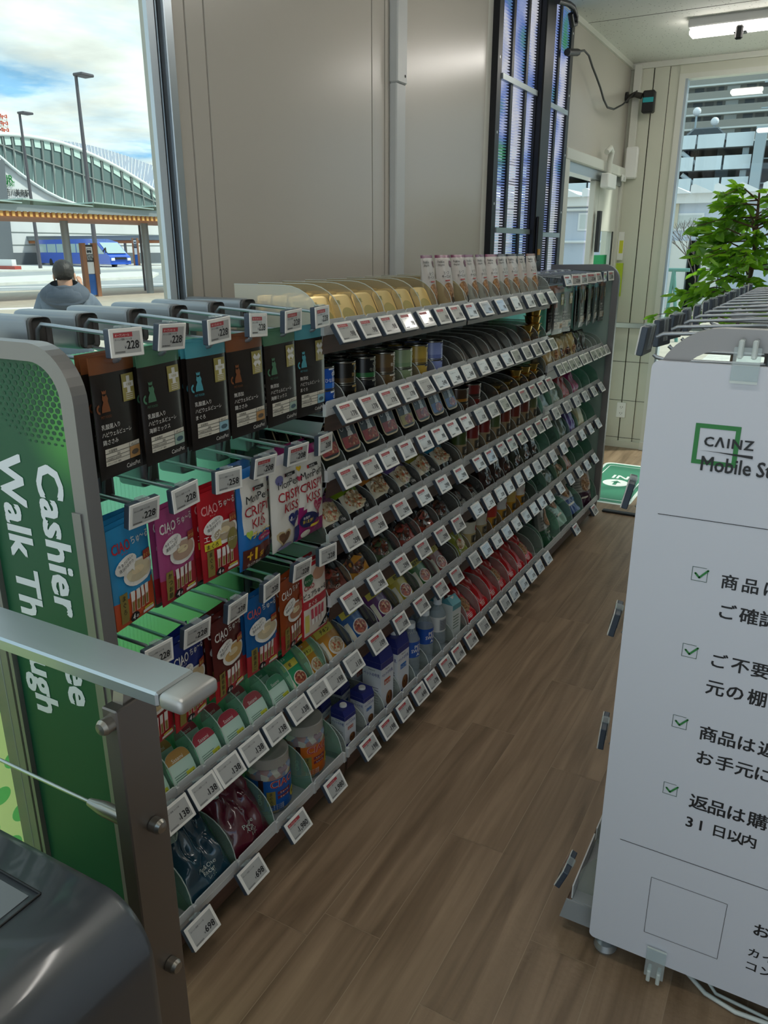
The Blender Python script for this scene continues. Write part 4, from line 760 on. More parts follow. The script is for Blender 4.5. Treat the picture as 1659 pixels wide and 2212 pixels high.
def retort(col, txt, w=.105, h=.150):
    s = MB(); C_ = '#' + col + '/25'; g = bagsurf(s, w, h, .014, lambda u, v: C_, .15, 1, 12, 16); f = .0014
    s.rect(-w * .42, w * .42, h * .60, h * .76, '#d8c850', g, f, 4); s.text(txt, 0, h * .63, .013, 'ink', g, al='C', bold=.02, off=f + .0006, wmax=w * .75); s.text('とろみ', -w * .35, h * .82, .010, 'white2', g, off=f); s.rect(-w * .46, w * .1, h * .90, h * .97, 'ink', g, f, 3)
    s.disc(.012, h * .30, w * .34, h * .17, 'white2', g, f, 20, 2); s.disc(.012, h * .31, w * .30, h * .14, 'stew' if col != 'c98a2a' else 'chicken', g, f + .0006, 18, 2); s.rect(-w * .46, -w * .28, h * .08, h * .5, '#e3dcc8', g, f, 3)
    return tag(s.build('retort_pouch'), 'x', 'pet food pouch')
RP = (('c98a2a', 'チキン', 'orange'), ('1e5a9c', 'レバー', 'blue'), ('5a2a6a', '角切り', 'purple'), ('b8a428', '野菜', 'yellow'), ('2f6a2c', '緑黄色', 'green'), ('8a2424', 'ビーフ', 'red'))
for i, (c, tx, nm) in enumerate(RP):
    for d in range(4): lean(retort, (c, tx), max(R4[i], 1.662), Z[6], 40, d, .026, 0, f'{NTH[d]} {nm} flat food pouch leaning on the sixth shelf', f'{nm} flat food pouches')
def carton(w, h, age, capm):
    o = thing('milk_carton', 'x', 'milk carton'); b = MB(); k = w / 2; tp = h * .84
    b.box(-k, k, -k, k, 0, tp, '#d6d8dc/40'); b.add([(-k, -k, tp), (k, -k, tp), (k, k, tp), (-k, k, tp), (-k, -k + k * .3, h), (k, -k + k * .3, h), (k, k, h), (-k, k, h)], [(0, 1, 5, 4), (1, 2, 6, 5), (2, 3, 7, 6), (3, 0, 4, 7), (4, 5, 6, 7)], '#2a3074/40')
    g = lambda x, z, of: (x, -k - of, z); gl = lambda x, z, of: (-k - of, -x, z); N = '#2a3a8a'
    for gg in (g, gl):
        b.rect(-k, k, h * .74, tp, '#2a3074/40', gg, .0003); b.text('ペットの牛乳', 0, h * .60, w * .17, N, gg, al='C', bold=.02, wmax=w * .88); b.text('Natural', 0, h * .69, w * .08, 'ink', gg, al='C')
    b.rect(-k * .5, k * .5, h * .44, h * .53, '#b5482c' if age == '成犬用' else '#2a6ab0', g, .0005); b.text(age, 0, h * .455, w * .15, 'white2', g, al='C', bold=.02, wmax=w * .45, off=.001)
    for i in range(7): b.rect(-k * .8, k * .7, h * (.40 - .045 * i), h * (.41 - .045 * i), '#5a5a62', gl, .0004)
    b.disc(k * .3, h * .17, k * .52, h * .12, '#7a4a26', g, .0006, 18, 1); b.disc(k * .25, h * .22, k * .36, h * .07, '#8a5a32', g, .001, 14, 1); b.disc(k * .6, h * .2, k * .14, h * .07, '#5a3218', g, .0014, 12, 1); b.disc(k * .12, h * .19, k * .1, h * .025, '#2a1a12', g, .0018, 10, 1)
    b.rect(-k, k, 0, h * .06, '#2a3074/40', g, .0009)
    b.build('carton_body', o); MB().lathe([(0, h * .90), (k * .42, h * .90), (k * .42, h * 1.04), (k * .38, h * 1.06), (0, h * 1.06)], capm, 18).build('screw_cap', o); return o
for i in range(2):
    for d in range(2): place(carton, (.052, .118, '成犬用' if i == 0 else 'シニア', 'white2'), (R7[i] - .004, YB7 + .05 + .085 * d, Z[7] + .0008), (0, 0, rad(-6 + 8 * d)), f'small white and navy milk carton, {("front", "rear")[d]} of the {("first", "second")[i]} slot on the bottom shelf', 'small milk cartons')
for i in range(2):
    for d in range(2): place(carton, (.070, .205, '成犬用' if i == 0 else 'シニア', 'white2'), (R7[2 + i] - .006, YB7 + .055 + .10 * d, Z[7] + .0008), (0, 0, rad(-4)), f'tall white and navy milk carton, {("front", "rear")[d]} of the {("third", "fourth")[i]} slot on the bottom shelf', 'tall milk cartons')
clear('pet', 'e6eef2', .22, .05); mk('capw', 'dfe6ea', .3)
def bottle(lab, txt, r=.031, h=.205):
    o = thing('drink_bottle', 'x', 'bottle')
    MB().lathe([(0, 0), (r * .8, 0), (r, .006), (r, .02), (r * .93, .03), (r, .04), (r, h * .38), (r * .92, h * .42), (r, h * .46), (r, h * .70), (r * .75, h * .80), (r * .42, h * .90), (r * .42, h * .93)], 'pet', 24).build('bottle_body', o)
    MB().lathe([(0, h * .91), (r * .5, h * .91), (r * .5, h), (0, h)], 'capw', 16).build('bottle_cap', o)
    l = MB(); l.lathe([(r * 1.01, h * .42), (r * 1.01, h * .70)], '#' + lab + '/35', 24); g = cyl(r * 1.01)
    if txt: l.text(txt, 0, h * .58, .013, 'white2', g, al='C', bold=.02, wmax=r * 1.5); l.text('SWEAT', 0, h * .51, .013, 'white2', g, al='C', bold=.02, wmax=r * 1.6); l.poly([(-.008, h * .44), (.008, h * .44), (0, h * .5)], 'white2', g)
    else: l.rect(-.02, .02, h * .45, h * .66, '#8f959a', g, .0005); [l.rect(-.017, .017, h * (.47 + .03 * i), h * (.478 + .03 * i), 'ink', g, .001) for i in range(6)]
    l.build('bottle_label', o); return o
for i, (lb, tx, nm) in enumerate((('1f4fa0', 'PET', 'blue labelled'), ('1f4fa0', 'PET', 'blue labelled'), ('c9ccc8', '', 'pale labelled'))):
    for d in range(2): place(bottle, (lb, tx), (R7[4 + i] - .004, YB7 + .045 + .07 * d, Z[7] + .0008), (0, 0, rad(-12)), f'{nm} clear drink bottle, {("front", "rear")[d]} of the {ORD[4 + i]} slot on the bottom shelf', f'{nm} bottles')
def slim_carton(w=.058, h=.17):
    o = thing('slim_carton', 'x', 'carton'); k = w / 2; b = MB(); b.box(-k, k, -k, k, 0, h * .86, '#d2d8d4/40').add([(-k, -k, h * .86), (k, -k, h * .86), (k, k, h * .86), (-k, k, h * .86), (-k, -.002, h), (k, -.002, h), (k, .002, h), (-k, .002, h)], [(0, 1, 5, 4), (1, 2, 6, 5), (2, 3, 7, 6), (3, 0, 4, 7), (4, 5, 6, 7)], '#5a9aa4/40')
    g = lambda x, z, of: (x, -k - of, z); b.rect(-k, k, h * .74, h * .86, '#5a9aa4/40', g); [b.rect(-k * .8, k * .5, h * (.3 + .07 * i), h * (.32 + .07 * i), '#4a6a52', g, .0005) for i in range(5)]
    b.build('carton_body', o); MB().lathe([(0, h * .9), (.011, h * .9), (.011, h * .99), (0, h * .99)], 'white2', 14).build('screw_cap', o); return o
for d in range(2): place(slim_carton, (), (R7[7] - .01, YB7 + .045 + .07 * d, Z[7] + .0008), (0, 0, rad(-8)), f'{("front", "rear")[d]} white carton with teal top beside the clear bottle on the bottom shelf', 'teal topped cartons')
# near bay: jars, large bags, cup snacks in the lower shelf
clear('jarclear', 'eef2f0', .25, .05)
speckle('sticks', '9a3a2a', ['a83428', 'c9a04a', '3a62a0', '7a2a5a', 'd8d0c0', 'a84a2a'], 60, .35)
def treat_jar(lab, nm2, r=.060, h=.165):
    o = thing('treat_jar', 'x', 'treat jar')
    b = MB(); b.lathe([(0, .002), (r * .93, .002), (r * .98, .01), (r * .98, h * .74), (r * .8, h * .80)], 'sticks', 30); b.build('jar_contents', o)
    MB().lathe([(0, 0), (r * .94, 0), (r, .008), (r, h * .74), (r * .84, h * .82), (r * .84, h * .85)], 'jarclear', 30).build('jar_body', o)
    MB().lathe([(r * .80, h * .82), (r * .94, h * .83), (r * .94, h * .99), (r * .90, h), (0, h * 1.005)], '#a8a49c/40', 30).build('jar_lid', o)
    l = MB(); R0 = r * 1.006; g = cyl(R0); n = 30; L_ = '#' + lab + '/30'
    l.surf(lambda u, v: g(-R0 * 1.9 + R0 * 3.8 * u, h * .08 + h * .56 * v, 0), 24, 2, L_); l.text('CIAO', .012, h * .50, .022, 'white2', g, al='C', bold=.04, off=.0008); l.text('CIAO', .012, h * .50, .022, 'pkred', g, al='C', bold=.012, off=.0014)
    l.rect(-.035, -.012, h * .18, h * .44, '#8a7a3c', g, .0008); [l.text(ch, -.0235, h * (.37 - .075 * i), .010, 'ink', g, al='C', off=.0014, bold=.01) for i, ch in enumerate('まぐろ味')]
    for i in range(2): l.rect(-.006, .036, h * (.36 - .08 * i), h * (.415 - .08 * i), '#7a2a3a', g, .0009); l.text('ちゅ〜る', .014, h * (.372 - .08 * i), .006, 'white2', g, al='C', off=.0015)
    for i in range(3): l.text('まぐろ かつお節', -.03, h * (.15 - .035 * i) + .002, .005, 'white2', g, off=.0009)
    l.disc(.05, h * .25, .013, .015, '#d8c23a', g, .0012, 16, 2); l.text(nm2, .05, h * .23, .013, 'ink', g, al='C', off=.002, bold=.01)
    l.build('jar_label', o)
    k = MB(); k.rect(-.055, -.042, h * .1, h * .66, '#3a1a1c', g, .0006); k.text('CIAO', -.046, h * .2, .010, 'cream', lambda x, z, of: g(-.0485 - (z - h * .2), h * .2 + (x + .046), of), off=.0012); k.build('side_strip', o)
    return o
place(treat_jar, ('1a5aa8', '65'), (1.345, YB7 + .085, .1068), (0, 0, rad(-24)), 'blue labelled plastic treat jar with grey lid on the bottom shelf'); place(treat_jar, ('c8641c', '55'), (1.507, YB7 + .085, .1068), (0, 0, rad(-22)), 'orange labelled plastic treat jar with grey lid on the bottom shelf')
def kilo_bag(col, w=.165, h=.235):
    s = MB(); C_ = '#' + col + '/15'; mk(C_, col, .16, coat=.6) if C_ not in MATS else 0
    g = bagsurf(s, w, h, .075, lambda u, v: C_, .34, len(col) + int(col[0], 16), 20, 24, pv=2.4); f = .003
    s.text('1kg', .02, h * .80, .020, '#9fb8ac', g, off=f); s.disc(-.045, h * .70, .022, .018, '#9fb0a4', g, f, 16, 2); s.text('毛玉', -.045, h * .70, .010, 'ink', g, al='C', off=f + .001); s.text('ケア', -.045, h * .655, .010, 'ink', g, al='C', off=f + .001)
    s.text('Pet&One', -.03, h * .22, .011, '#c8d2cc', g, off=f); s.text('Recipe', -.02, h * .17, .011, '#c8d2cc', g, off=f); s.text('レシピ', -.01, h * .12, .010, '#9fb8ac', g, off=f)
    return tag(s.build('kibble_bag'), 'x', 'pet food bag')
for d in range(1): lean(kilo_bag, ('1d3f50',), 1.035, .106, 42, d, .13, -2, 'glossy dark teal kibble bag on the bottom shelf by the steel post', None, YB7, (.86, .95, .98))
for d in range(1): lean(kilo_bag, ('5a1a2c',), 1.185, .106, 38, d, .13, -2, 'glossy burgundy kibble bag on the bottom shelf', None, YB7, (.87, .97, 1.04))
clear('cupclear', 'd6efe2', .5, .12)
def snack_cup(col, w=.072, h=.085):
    o = thing('snack_cup', 'x', 'pet snack cup'); b = MB(); loft(b, [(w, h, 0), (w * .96, h * .96, .002), (w * .78, h * .78, .026)], 'cupclear', 3); b.build('cup', o)
    s = MB(); g = lambda x, z, of: (x, -.0008 - of, z); s.poly(sup(w, h, 3), '#c3ddd0/40', g, 0); s.poly([(p[0], p[1]) for p in sup(w * .99, h * .99, 3) if p[1] > h * .12], '#' + col + '/40', g, .0004)
    s.text('Sasami', 0, .018, .009, 'white2', g, al='C'); [s.rect(-.026, .014, -.012 - .005 * i, -.0105 - .005 * i, '#5a7a6c', g) for i in range(4)]; s.rect(.006, .03, -.033, -.014, '#c9c83a', g, .0006); s.text('総合', .009, -.028, .009, 'ink', g, off=.0012)
    s.build('peel_lid', o); return o
SC = ('a8763a', 'b58a4a', 'a83a48', 'a83a48', 'a04a50', '4a8a6a')
for i in range(6):
    for d in range(2): lean(snack_cup, (SC[i],), B16[i] + .002, .378, 30, d, .055, R_.uniform(-4, 4), f'{("front", "rear")[d]} {("tan", "amber", "crimson", "cherry red", "dusty red", "green")[i]} lidded snack cup, {ORD[i]} slot of the lower shelf', f'snack cups in the {ORD[i]} slot')
for i in (6, 7): lean(retort, (('2f9a6a', 'c98a2a')[i - 6], ('緑', 'チキン')[i - 6]), B16[i], .378, 40, 0, 0, 0, f'{("bright green", "golden orange")[i - 6]} food pouch leaning in the {("seventh", "last")[i - 6]} slot of the lower shelf', sc=(.72, .8, .8))
# third bay
def stand_pouch(body, top, low, food, t1, w=.096, h=.178):
    s = MB(); B_, T_, L_ = ['#' + c + '/25' for c in (body, top, low)]
    g = bagsurf(s, w, h, .045, lambda u, v: T_ if v > .95 else (L_ if v < .12 else B_), .12, len(t1), 14, 20, stand=True); f = .0018
    s.text('Pet&One', -.042, h * .86, .008, 'ink', g, off=f); s.text('dog meat', -.042, h * .81, .007, 'ink', g, off=f); s.disc(.034, h * .84, .012, .011, T_, g, f, 14, 2); s.text('ビーフ', -.006, h * .66, .010, 'ink', g, al='C', off=f); s.text(t1, -.006, h * .59, .010, 'ink', g, al='C', off=f); s.rect(-.02, .008, h * .53, h * .555, '#b04a48', g, f, 3)
    s.disc(-.004, h * .34, .030, .030, food, g, f, 20, 3); s.poly([(.004, h * .10), (.03, h * .10), (.028, h * .24), (.01, h * .26)], '#3a3634', g, f + .0006)
    return tag(s.build('stand_pouch'), 'x', 'pet food pouch')
SX = [2.306, 2.422, 2.545, 2.645, 2.745, 2.85, 2.96, 3.07, 3.18, 3.30]
SPK = [('c6bfb9', '7a3a5a', '7a3048'), ('cbc4be', '7a3a5a', '7a3048'), ('c9c2bc', '7a3a5a', '7a3048'), ('cfc8c2', '7a3a5a', '7a3048'), ('c9c2bc', '6a3050', '6a3048'), ('d3ccc6', '80405e', '7a3048'), ('c4c0ba', '3a2a34', '5a3a3a'), ('cac4be', '2a2a38', '3a3a48'), ('c8c0b8', '2a2a38', '4a3a48'), ('ccc6c0', '7a4a3a', 'a85a3a'), ('d0c8be', 'a84a2a', 'b8502a'), ('c9beb2', 'a0442a', 'b8502a')]
for i, x in enumerate(SX): lean(stand_pouch, SPK[i] + ('kibble', 'チーズ入り'), x, Z[1], 6, 0, 0, (5, -5, -5, 5, 4, -4, 0, -5, 4, -4)[i], f'{ORD[i]} white standing pouch along the top shelf beyond the gold trays', 'white standing pouches', YL + .02)
def plain_bag(col, w, h, t, pic, txt='', fin='22'):
    s = MB(); C_ = '#' + col + '/' + fin; g = bagsurf(s, w, h, t, lambda u, v: C_, .3, int(col[:2], 16) % 9, 14, 18); f = .0022
    if pic: s.disc(0, h * .42, w * .3, h * .16, pic, g, f, 18, 2)
    if txt: s.text(txt, 0, h * .68, h * .07, 'cream', g, al='C', off=f, wmax=w * .7, bold=.01)
    for i in range(3): s.rect(-w * .3, w * .2, h * (.14 + .03 * i), h * (.148 + .03 * i), 'cream', g, f, 4)
    return tag(s.build('food_bag'), 'x', 'pet food bag')
def lay(bay_xs, spec, z, y0, tilt, where, n=2, dy=.05, dz=.02):
    for i, (x, (col, w, h, t, pic, txt, nm)) in enumerate(zip(bay_xs, spec)):
        for d in range(n):
            if d and y0 + h * sin(rad(tilt)) + 2.6 * t / cos(rad(tilt)) > YB - .01: continue
            lean(plain_bag, (col, w, h, t, pic, txt), x, z, tilt, d, t * 1.35 / cos(rad(tilt)), R_.uniform(-3, 3), f'{DEPTH[d]} {nm}, {ORD[i]} slot {where}', f'{nm}s', y0)
lay(R2b[:2], [('2a2826', .10, .15, .03, 'darkfood', '', 'dark grey flat bag'), ('3a3630', .10, .15, .03, 'darkfood', '', 'olive grey flat bag')], Z[5], YL, 55, 'of the fifth shelf, third bay')
lay(R2b[2:], [(c, .10, .14, .03, 'darkfood', t, f'{nm} jerky pouch') for c, t, nm in (('3a2420', '牛', 'dark maroon'), ('3c2a22', '鶏', 'dark brown'), ('44302a', '鹿', 'cocoa'), ('2f3324', '豚', 'moss'), ('3a3a2a', '魚', 'olive black'), ('33302c', '馬', 'graphite'))], Z[5], YL, 14, 'after the flat bags on the fifth shelf')
lay([2.55], [('9a6a2c', .10, .15, .03, 'stew', '鶏', 'amber pouch')], Z[6], YL + .09, 30, 'of the sixth shelf, third bay', 1); lay([2.55], [('8f9438', .10, .14, .03, 'chicken', '野菜', 'yellow green pouch')], Z[6], YL, 30, 'of the sixth shelf, third bay', 1)
lay(R7b[:7], [('b3161c', .104, .19, .055, ('kibble', None, None)[i_ % 3], '', f'{n_} glossy red bag') for i_, n_ in enumerate(('crimson', 'scarlet', 'cherry', 'ruby', 'poppy', 'tomato', 'deep'))], Z[7], YB7, 46, 'of the third bay bottom shelf', 1)
# far bay
lay(B41[:7], [(c, .10, .135, .035, p, t, f'{n_} kraft snack pouch') for c, p, t, n_ in (('9a8458', None, '', 'plain'), ('8f7a50', 'kibble', '鶏', 'tan'), ('a08a5c', 'darkfood', '豚', 'sandy'), ('9c8860', 'darkfood', '牛', 'buff'), ('a8935f', 'kibble', '鹿', 'straw'), ('2a2826', None, '黒', 'black and'), ('34322e', None, '炭', 'charcoal and'))], .974, YL, 10, 'of the first far shelf')
lay(B42, [('8fa3a6', .13, .16, .04, None, 'D', 'pale grey blue pouch'), ('9fb0a4', .13, .16, .04, None, '', 'sage pouch'), ('b5404a', .13, .17, .04, None, '', 'coral red pouch'), ('a02a6a', .13, .17, .04, None, '', 'magenta pouch')], .775, YL, 30, 'of the second far shelf', 1)
lay(B42[2:], [('5d6a5c', .13, .15, .04, None, '', 'green grey pouch'), ('54428a', .12, .17, .03, None, '', 'violet pouch'), ('b8b48a', .11, .17, .03, None, '', 'pale straw pouch')], .572, YL, 24, 'of the third far shelf', 2)
lay(B42[1:], [('4a5a4c', .13, .13, .04, None, '', 'dark sage pouch'), ('6a6a4a', .13, .14, .04, 'kibble', '', 'khaki pouch'), ('9a5a2c', .11, .16, .03, None, '', 'orange brown pouch')], .371, YL, 36, 'of the fourth far shelf', 2)
mk('#b9c0c4/25', 'b9c0c4', .25, coat=.4)
def big_sack(body, low, food, w=.175, h=.26):
    s = MB(); B_, L_ = '#' + body + '/25', '#' + low + '/25'; g = bagsurf(s, w, h, .08, lambda u, v: L_ if v < .34 else B_, .18, int(low[:2], 16) % 7, 18, 22, stand=True); f = .003
    s.disc(0, h * .52, .045, .05, food, g, f, 20, 3); s.text('チキン', -.05, h * .76, .016, 'ink', g, off=f); s.text('Pet&One', -.05, h * .83, .014, 'ink', g, off=f); s.rect(-.05, .03, h * .18, h * .22, 'cream', g, f, 3)
    for i in range(7): s.rect(-.085, -.05, h * (.2 + .06 * i), h * (.21 + .06 * i), '#3a4a44', g, f, 2)
    return tag(s.build('kibble_sack'), 'x', 'pet food sack')
for i, (x, a, nm, tl, yw) in enumerate(((3.56, ('9a9a94', '2f5a40'), 'grey and green', 10, 14), (3.79, ('86a898', '86a898'), 'plain mint', 38, 4), (4.005, ('b5bcc4', '1f3f7c'), 'white and blue', 34, -5), (4.25, ('b8b4ac', '3f2436'), 'white and plum', 8, -14))):
    lean(big_sack, a + ('kibble',), x, .10, tl, 0, 0, yw, f'{nm} kibble sack standing on the far bay bottom shelf', None, YB7)
# ================================================================ near rail, machine, right-hand shelving, plant
mk('alu', 'c3c9cc', .34, .9, bump=.04, bscale=30, bstretch=(1, .08, 1)); mk('alucap', 'b6b4b0', .42, .7); mk('postmetal', '857c75', .36, .7); mk('boltmetal', 'a59f96', .3, .9)
hr = thing('hand_rail', 'brushed aluminium hand rail bar on a dark steel post with a wire cable', 'hand rail', (.605, .71, 0))
local(MB(), hr).box(.568, .634, .625, 1.30, .980, 1.0, 'alu', .003).build('rail_bar', hr)
local(MB(), hr).box(.567, .635, .585, .6245, .979, 1.001, 'alucap', .008, 3).build('end_cap', hr)
local(MB(), hr).box(.574, .642, .707, .734, 0, .945, 'postmetal', .002).build('post', hr)
local(MB(), hr).prism([(.59, .945), (.62, .945), (.612, .98), (.598, .98)], 1, .712, .730, 'boltmetal').build('saddle', hr)
for (x, y, z, ax) in ((.612, .706, .745, 1), (.612, .706, .49, 1), (.574, .720, .925, 0)):
    b = MB(); b.lathe([(0, 0), (.011, 0), (.011, .012), (.008, .017), (0, .018)], 'boltmetal', 18); o = b.build('bolt', hr, loc=(x - .605, y - .71, z)); o.rotation_euler = (pi / 2, 0, 0) if ax else (0, -pi / 2, 0)
zc = at(240, 1757, 1, .73).z; xc = at(240, 1757, 1, .73).x
local(MB(), hr).tube([(.608, .734, .735), (.608, .80, .735), (.608, .83, .735)], [.011, .011, .006], 'boltmetal', 14).build('cable_fitting', hr)
local(MB(), hr).tube([(.608, .82, .735), (.608, 1.30, .735)], .0028, 'steel').build('wire_cable', hr)
mk('machblack', '2b3036', .36, spec=1., coat=.6)
kc = thing('kiosk_machine', 'black plastic kiosk machine with rounded edges in front of the rail post', 'machine', (.2, .75, 0))
PFY = .522
pf = [(PFY, .30), (PFY, .775)] + [(PFY + .065 * (1 - cos(a)), .775 + .075 * sin(a)) for a in [pi / 2 * i / 10 for i in range(1, 11)]] + [(1.0, .85), (1.0, .30)]
k_ = local(MB(), kc); n = len(pf)
vs = [(x, p[0], p[1]) for x in (-.35, .425, .438) for p in pf]
vs = vs[:2 * n] + [(.438, .75 + (p[0] - .75) * .97, .58 + (p[1] - .58) * .965) for p in pf]
k_.add(vs, [(i, i + 1, n + i + 1, n + i) for i in range(n - 1)] + [(n + i, n + i + 1, 2 * n + i + 1, 2 * n + i) for i in range(n - 1)], 'machblack', True).add(vs, [tuple(range(2 * n, 3 * n)), tuple(range(n - 1, -1, -1))], 'machblack'); k_.build('housing', kc)
local(MB(), kc).box(-.2, .38, .62, .95, 0, .31, 'machblack', .01).build('pedestal', kc)
lid = local(MB(), kc); gx = [(.04, .635), (.39, .635), (.39, .96), (.04, .96)]
for i in range(4): lid.tube([gx[i] + (.8502,), gx[(i + 1) % 4] + (.8502,)], .0016, '#050506', 5)
lid.box(.05, .382, .643, .95, .848, .8506, 'machblack', .0002).build('top_hatch', kc)
# right-hand shelving with the white notice board on its end
rs = thing('aisle_shelving', 'grey double sided hook shelving behind the white notice board', 'shelving', (1.6, -.1, 0)); fb = MB(); local(fb, rs)
sweep(fb, [(1.405, .225, .06)] + [(1.405, .225 - .085 * (1 - cos(a)), 1.275 + .085 * sin(a)) for a in [pi / 2 * i / 8 for i in range(9)]] + [(1.405, -.62, 1.36), (1.405, -.7, 1.275), (1.405, -.7, .06)], .036, .03, 'frame'); fb.build('end_frame', rs)
local(MB(), rs).box(1.42, 4.9, -.245, -.235, .1, 1.33, 'shelfgrey').build('back_panel', rs)
local(MB(), rs).box(1.415, 4.9, -.45, .30, .055, .10, 'shelfgrey', .003).build('base_deck', rs)
local(MB(), rs).prism([(.302, .10), (.306, .10), (.320, .048), (.316, .048)], 0, 1.415, 4.9, 'rail').build('price_rail', rs)
local(MB(), rs).prism([(-.1, .10), (.31, .10), (.322, .045), (-.1, .045)], 0, 1.411, 1.415, 'shelfgrey').build('side_plate', rs)
for x in (1.45, 1.62, 1.80): local(MB(), rs).prism([(.295, .10), (.295, .13)] + [(.19 + .105 * cos(a), .13 + .1 * sin(a)) for a in [pi / 2 * i / 6 for i in range(1, 7)]] + [(-.2, .23), (-.2, .10)], 0, x - .001, x + .001, 'frost').build('divider', rs)
for a, b in ((1.42, 1.61), (1.63, 1.80)): local(MB(), rs).box(a, b, .298, .301, .10, .135, 'lip').build('front_lip', rs)
for x in (1.418, 4.85): local(MB(), rs).lathe([(0, 0), (.02, 0), (.026, .01), (.022, .024), (.012, .03), (.012, .06)], 'silver', 18).build('foot', rs, loc=(x + .0 - 1.6, .215 + .1, 0))
for k_ in KIDS[rs.name][-2:]:
    for v in k_.data.vertices: v.co += Vector((1.6, -.1, 0))
for i in range(14):
    x = 1.571 + .1605 * i
    place(hook, (False,), (x, .285, 1.335), (0, 0, pi), f'{ORD[i]} wire hook along the top of the aisle shelving behind the notice board', 'wire hooks on the aisle shelving')
    ptag('358', True, x, .297, 1.335, R_.uniform(-8, 8), f'{ORD[i]} black backed price tag along the top of the aisle shelving', 'price tags on the aisle shelving', .076, .054, pi + rad(R_.uniform(-10, 10)))
    if i < 10:
        for d in range(2): place(plain_bag, (('c9b9a4', 'c4a896', 'd2cabc')[i % 3], .12, .19, .02, None, '', '3'), (x, .06 + -.09 * d, 1.10), (0, 0, pi), f'{("front", "rear")[d]} pale crinkled pouch on the {ORD[i]} hook of the aisle shelving', 'pale pouches on the aisle hooks')
for z, n_ in ((1.032, 'second'), (.745, 'third'), (.462, 'fourth')):
    place(hook, (False,), (1.562, .285, z), (0, 0, pi), f'first wire hook in the {n_} row of the aisle shelving'); ptag('358', True, 1.562, .297, z, R_.uniform(-4, 12), f'black backed price tag on the {n_} hook row beside the notice board', None, .076, .054, pi + rad(8))
ptag('780', True, 1.50, .338, .10, 20, 'price tag on the bottom deck of the aisle shelving beside the notice board', None, yaw=pi)
place(plain_bag, ('8a1e24', .13, .2, .05, None, '', '2'), (1.53, .20, .112), (rad(-20), 0, pi), 'dark red glossy bag on the bottom deck of the aisle shelving'); place(plain_bag, ('c9ced2', .13, .2, .05, None, '', '2'), (1.71, .20, .112), (rad(-20), 0, pi), 'pale silver bag on the bottom deck of the aisle shelving')
nb_ = thing('notice_board', 'large white notice board with shop logo and green ticked lines', 'notice board', (1.38, -.05, .06)); XB = 1.374
bo = local(MB(), nb_); r_ = .012; y0, y1, z0, z1 = -.62, .245, .063, 1.322
bo.prism([(cy + r_ * cos(a), cz + r_ * sin(a)) for cy, cz, s_ in ((y1 - r_, z1 - r_, 0), (y0 + r_, z1 - r_, 1), (y0 + r_, z0 + r_, 2), (y1 - r_, z0 + r_, 3)) for a in [pi / 2 * (s_ + i / 5) for i in range(6)]], 0, XB, 1.386, 'boardwhite') if mk('boardwhite', 'c9cbd3', .45) else 0
sg = lambda x, z, o: (XB - o, y1 - x, z)
def sp(px, py): p = at(px, py, 0, XB); return (y1 - p.y, p.z)
def ptxt(t, l, base, top, pitch=None, col='ink', bold=.022, sx=1.):
    x, z = sp(l, base); h = sp(l, top)[1] - z
    if pitch is None: bo.text(t, x, z, h, col, sg, bold=bold, sx=sx)
    else:
        p = sp(l + pitch, base)[0] - x
        for i, c in enumerate(t): bo.text(c, x + p * i, z, h * (.86 if c in '31' else .92), col, sg, bold=bold)
for t, l, b_, tp, pi_ in (('商品は', 1557, 1267, 1235, 47), ('ご確認', 1553, 1332, 1298, 44), ('ご不要', 1536, 1437, 1405, 44), ('元の棚', 1524, 1494, 1461, 46), ('商品は返', 1510, 1593, 1561, 43), ('お手元に', 1504, 1645, 1614, 43), ('返品は購', 1488, 1740, 1708, 43), ('31日以内', 1481, 1783, 1757, 31), ('お買い', 1627, 2016, 1988, 36), ('カイ', 1616, 2062, 2042, 33), ('コン', 1611, 2091, 2070, 33)): ptxt(t, l, b_, tp, pi_)
def sline(a, b, th, m='ink'):
    (x0, z0), (x1, z1) = sp(*a), sp(*b); d = Vector((x1 - x0, z1 - z0)); n = Vector((-d.y, d.x)).normalized() * th / 2
    bo.poly([(x0 + n.x, z0 + n.y), (x1 + n.x, z1 + n.y), (x1 - n.x, z1 - n.y), (x0 - n.x, z0 - n.y)], m, sg, .0012)
mk('logogreen', '2c7a3c', .5)
sline((1421.4, 1109.2), (1659, 1143.7), .0012); sline((1339.7, 1811.7), (1659, 1922.4), .0012)
a, b_, c_, d_ = (1407.5, 1894), (1571.6, 1953), (1549, 2071), (1391.5, 2011.5)
for p, q in ((a, b_), (b_, c_), (c_, d_), (d_, a)): sline(p, q, .0008)
for px, py in ((1497, 1223), (1476, 1389), (1455, 1543), (1435, 1688)):
    x, z = sp(px, py); s_ = .0255
    for (xa, za, xb, zb) in ((0, 0, 0, -s_), (0, -s_, s_, -s_), (0, 0, s_ * .9, 0), (s_, -s_ * .3, s_, -s_)): bo.rect(x + min(xa, xb) - .0004, x + max(xa, xb) + .0004, z + min(za, zb) - .0004, z + max(za, zb) + .0004, '#1e4a34', sg, .001, 1)
    t_ = [(x + s_ * .22, z - s_ * .45), (x + s_ * .50, z - s_ * .74), (x + s_ * 1.02, z - s_ * .14)]
    for p, q in zip(t_[:-1], t_[1:]):
        d = Vector((q[0] - p[0], q[1] - p[1])); n = Vector((-d.y, d.x)).normalized() * .0018; bo.poly([(p[0] + n.x, p[1] + n.y), (q[0] + n.x, q[1] + n.y), (q[0] - n.x, q[1] - n.y), (p[0] - n.x, p[1] - n.y)], 'logogreen', sg, .0014)
    for p in t_: bo.disc(p[0], p[1], .0018, .0018, 'logogreen', sg, .0014, 10, 1)
(xl, zt), (xr, _), (_, zb) = sp(1504, 913), sp(1602.6, 922), sp(1492, 999.4); th = .0075
